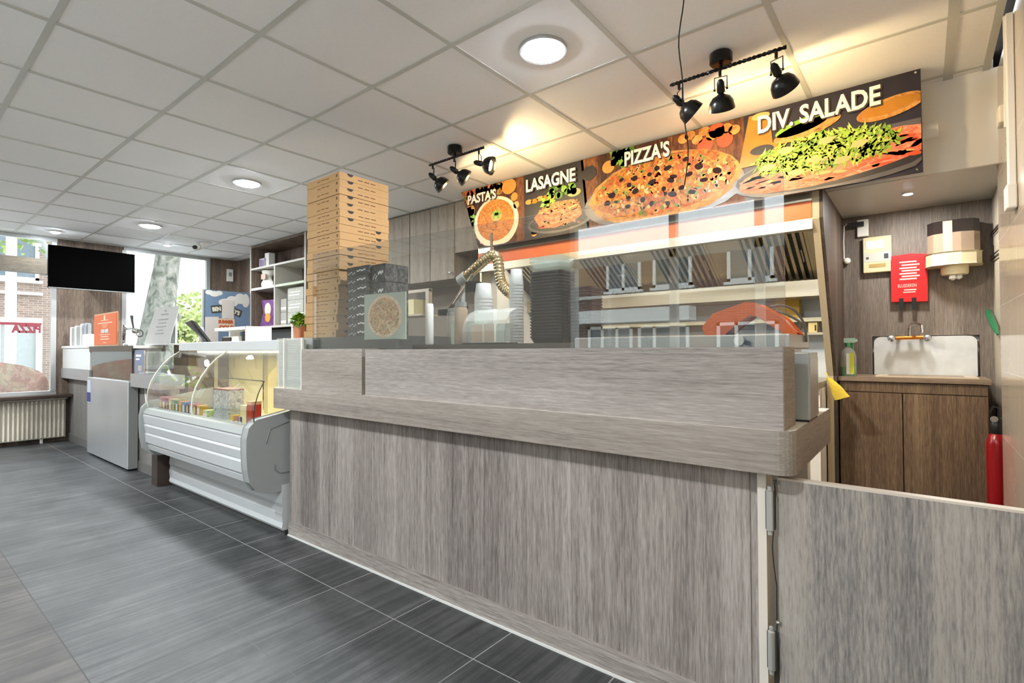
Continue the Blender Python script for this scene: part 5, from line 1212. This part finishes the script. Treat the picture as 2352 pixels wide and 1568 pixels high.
# roller box at window
rb = thing('blind_box', 'dark roller blind box across the big window', 'blind box', (-8.38, .0, 2.05))
B().box(-8.42, -8.32, -1.75, 1.372, 2.055, 2.235).build('casing', wood('grey_brown_box', [(.3, '#4a4742'), (.5, '#5c564c'), (.7, '#766a58')], 'y', fine=30, band=1.5), rb); B().box(-8.425, -8.315, 1.372, 1.395, 2.05, 2.24).build('end_cap', M_black, rb)
# radiator
rd = thing('wall_radiator', 'cream panel radiator with vertical ribs under the big window', 'radiator', (-8.37, .3, .05))
b = B().box(-8.42, -8.357, -1.3, 1.562, .055, .530)
y = -1.28
while y < 1.55: b.prism([(-8.357, y+.004), (-8.315, y+.006), (-8.315, y+.022), (-8.357, y+.024)], 'xy', .070, .518); y += .0405
b.build('ribbed_panel', mat('radiator_cream', '#d9d3c4', .35), rd)
B().box(-8.43, -8.312, -1.3, 1.572, .528, .540).build('top_grille', M_cream, rd); B().cyl((-8.37, 1.34, .0), (-8.37, 1.34, .06), .016).cyl((-8.37, -1.0, .0), (-8.37, -1.0, .06), .016).build('foot', M_white, rd)
# camera dome
cv = thing('ceiling_camera', 'small white security camera on the ceiling near the shelf unit', 'security camera', (-7.3, 2.72, 2.44))
B().ball((-7.42, 2.70, 2.472), .045, 16).m(1).cyl((-7.39, 2.665, 2.462), (-7.375, 2.65, 2.455), .026, 14).build('camera_head', [M_white, M_black], cv, smooth=True)
B().cyl((-7.38, 2.74, 2.49), (-7.30, 2.76, 2.515), .02).box(-7.36, -7.26, 2.71, 2.81, 2.50, 2.5225).build('mount', M_white, cv)
# window prints
M_wred = mat('window_red_print', '#8a3a42', .5); M_film = glass('milky_film', (.9, .88, .86), 1.3, .45)
st = thing('window_sticker', 'faded pizza picture sticker along the bottom of the big window', 'window sticker', (-8.45, .75, .63))
pts = []
for i in range(25): a = math.pi*i/24; pts.append((.62+.80*math.cos(a), .63+.385*math.sin(a)**.6))
pts = [(1.42, .63)]+pts[1:-1]+[(-.18, .63)]
B().prism(pts, 'yz', -8.462, -8.458).build('printed_film', food('faded_pizza_print', ['#a08a80', '#b99a8c', '#8e7a74', '#c4b0a0', '#9aa08a', '#b58a80'], 6, 4), st)
B().text('PIZZA', .125, (-8.456, 1.34, 1.345), (0, 1, 0), (0, 0, 1), .001, -.75, bold=.008).build('red_lettering', M_wred, st)
B().box(-8.458, -8.457, .6, 1.345, 1.43, 1.462).build('red_strip', M_wred, st)
s2 = thing('window_lettering', 'dark mirrored lettering on the tree window behind the menu stand', 'window lettering', (-8.455, 2.6, 1.3))
for ch_, y_ in (('E', 2.93), ('P', 2.85), ('T', 2.77), ('O', 2.41)): B().text(ch_, .15, (-8.455, y_, 1.305), (0, 1, 0), (0, 0, 1), .001, -.8).build('letter', M_inkd, s2)
B().disc(0, 0, .06, .045, 0).build('logo_spot', mat('grey_logo', '#8d8d8a', .5), s2).matrix_local = Matrix.Translation(Vector((-8.456, 2.68, 1.615))-OFF[s2.name]) @ Matrix.Rotation(math.pi/2, 4, 'Z')
# ---------------------------------------------------------------- outside
struct(B().box(-60, -8.56, -40, 45, -.2, -.12).box(-8.56, 40, -40, -1.93, -.2, -.12).build('ground_outside', mat('pale_paving', '#d2d0ca', .8, vary=.06, vscale=2), loc=(0, 0, 0)))
M_wf = mat('white_painted_frame', '#e6e6e2', .5); M_pane = mat('far_window_pane', '#56616a', .12, spec=.8, vary=.25, vscale=1.2); M_sill = mat('stone_sill', '#cfccc4', .6)
def far_window(par, plane, a0, a1, z0, z1, d, sgn, nx=1):
    """white framed window in a facade; plane 'yz' (wall at x=d) or 'xz' (wall at y=d); sgn = outward direction"""
    def bx(b, p, q, r, s, e0, e1):
        lo, hi = sorted((d+sgn*e0, d+sgn*e1))
        return b.box(lo, hi, p, q, r, s) if plane == 'yz' else b.box(p, q, lo, hi, r, s)
    f = B(); t = .09
    bx(f, a0, a1, z0, z0+t, 0, .08); bx(f, a0, a1, z1-t, z1, 0, .08); bx(f, a0, a0+t, z0, z1, 0, .08); bx(f, a1-t, a1, z0, z1, 0, .08)
    for i in range(1, nx): m_ = a0+(a1-a0)*i/nx; bx(f, m_-t/2, m_+t/2, z0, z1, 0, .08)
    bx(f, a0-.08, a1+.08, z0-.08, z0, 0, .14)
    w = f.build('window', M_wf, par)
    g = B(); bx(g, a0+t, a1-t, z0+t, z1-t, .0, .02); g.build('window_pane', M_pane, w)
h1 = thing('brick_house', 'brown brick house with white window frames across the street beyond the big window', 'house', (-23, 0, -.12))
B().box(-26, -22, -14, 4.6, -.12, 7.5).build('wall', M_brick2, h1)
far_window(h1, 'yz', .6, 3.42, 3.35, 5.9, -22, 1, 2); far_window(h1, 'yz', -3.2, -.6, 3.35, 5.9, -22, 1, 2)
B().box(-22, -21.85, -3, 3.5, 1.98, 2.16).m(0).box(-22, -21.85, 3.36, 3.50, -.1, 2.0).box(-22, -21.85, 2.45, 2.55, -.1, 2.0).box(-22, -21.85, .9, 1.02, -.1, 2.0).box(-22, -21.85, -3, 3.5, 2.9, 2.98).build('shop_frame', M_wf, h1)
B().box(-22, -21.95, -3, 3.4, -.1, 2.0).build('shop_front', mat('pale_blue_shopfront', '#8d9394', .3), h1)
B().box(-26.2, -21.7, -14.2, 4.8, 7.5, 7.7).build('roof', mat('dark_roof', '#55504c', .8), h1)
h2 = thing('brick_terrace', 'low brown brick terrace with white windows and awning behind the camera side', 'house', (-8, -13, -.12))
B().box(-21, 6, -15, -12, -.12, 4.15).build('wall', M_brick, h2)
for a0, a1 in ((-14.6, -12.9), (-12.2, -10.5), (-8.1, -6.9), (-6.5, -5.3), (-4.3, -3.1), (-2.2, -.8)): far_window(h2, 'xz', a0, a1, 2.98, 4.0, -12, 1, 2)
for a0, a1 in ((-15, -12.6), (-12, -9.4), (-8.8, -7.2), (-7.0, -5.4), (-4.6, -3.0), (-2.4, -.6)): far_window(h2, 'xz', a0, a1, .55, 1.85, -12, 1, 3)
B().box(-9.2, -5.2, -12, -11.4, 1.95, 2.35).build('awning', M_wf, h2); B().box(-21, 6, -12, -11.93, 2.78, 2.88).build('string_course', M_sill, h2)
B().box(-21.2, 6.2, -15, -11.8, 4.15, 4.28).build('roof', mat('pale_gutter', '#d9d9d6', .6), h2)
def leafcloud(b, c, r, n, size, rl, sq=1.0):
    for i in range(n):
        a = rl.uniform(0, 6.28); e = math.asin(rl.uniform(-1, 1)); q = r*rl.uniform(.35, 1)
        p = Vector((c[0]+q*math.cos(a)*math.cos(e), c[1]+q*math.sin(a)*math.cos(e), c[2]+q*sq*math.sin(e)))
        d1 = Vector((rl.uniform(-1, 1), rl.uniform(-1, 1), rl.uniform(-1, 1))).normalized(); d2 = d1.orthogonal().normalized(); L_ = size*rl.uniform(.6, 1.2)
        b.m(rl.choice([0, 0, 1])).raw([p-d1*L_, p+d2*L_*.6, p+d1*L_, p-d2*L_*.6], [(0, 1, 2, 3)])
LF = [mat('street_leaf', '#6f8a3a', .6, vary=.2), mat('street_leaf_pale', '#93aa58', .6, vary=.2)]
rl = random.Random(9)
def bark():
    mt, nt, bs = newmat('mottled_plane_bark')
    n = noise(nt, mapping(nt, (1, 1, .7)), 7, 5, .7, .8)
    nt.links.new(ramp(nt, n, [(.34, '#3f4139'), (.45, '#5a5c52'), (.52, '#6e7066'), (.6, '#7d7972'), (.7, '#908c86')], 'LINEAR'), bs.inputs['Base Color']); bs.inputs['Roughness'].default_value = .85
    return mt
t = thing('plane_tree', 'big leaning plane tree with mottled bark right outside the window', 'tree', (-11.5, 3.5, -.12))
B().tube([(-11.5, 3.30, -.12), (-11.5, 3.42, .8), (-11.5, 3.50, 1.6), (-11.5, 3.55, 2.0), (-11.5, 3.64, 2.7), (-11.5, 3.74, 3.6), (-11.4, 3.9, 5.0)], [.42, .33, .27, .25, .215, .21, .19], 20).ball((-11.42, 3.74, 1.78), .13, 12).build('trunk', bark(), t, smooth=True)
b = B(); leafcloud(b, (-11.5, 4.0, 6.3), 2.2, 900, .16, rl); b.build('crown', LF, t)
t = thing('street_tree', 'leafy street tree filling the top of the big window', 'tree', (-16, 1.6, -.12))
B().tube([(-16, 2.9, -.12), (-16, 2.8, 3), (-16, 2.2, 4.4)], [.12, .10, .08], 10).build('trunk', M_grey, t, smooth=True)
b = B(); leafcloud(b, (-16, 2.0, 4.2), 1.15, 620, .085, rl, .8); leafcloud(b, (-16, -1.0, 4.6), 1.8, 420, .1, rl); b.build('crown', LF, t)
t = thing('garden_bush', 'pale green bush outside the tree window beside the poster', 'bush', (-14, 5.3, -.12))
b = B(); leafcloud(b, (-14, 5.35, 1.1), 1.35, 4200, .09, rl, 1.15); b.build('foliage', [mat('pale_bush_leaf', '#a3b070', .6), mat('pale_bush_leaf_light', '#c0c890', .6)], t); B().tube([(-14, 5.4, -.12), (-14, 5.4, .8)], .05).build('stem', M_grey, t)
t = thing('street_lamp', 'pale grey lamp post in the street beyond the big window', 'lamp post', (-12, 1.55, -.12))
B().lathe((-12, 1.52, -.12), [(.10, 0), (.10, .8), (.075, .9), (.06, 6)], 16).build('pole', mat('galvanised_pole', '#bfc2cc', .5), t, smooth=True); B().ball((-12, 1.52, 6.0), .2, 12).build('lamp_head', M_white, t)
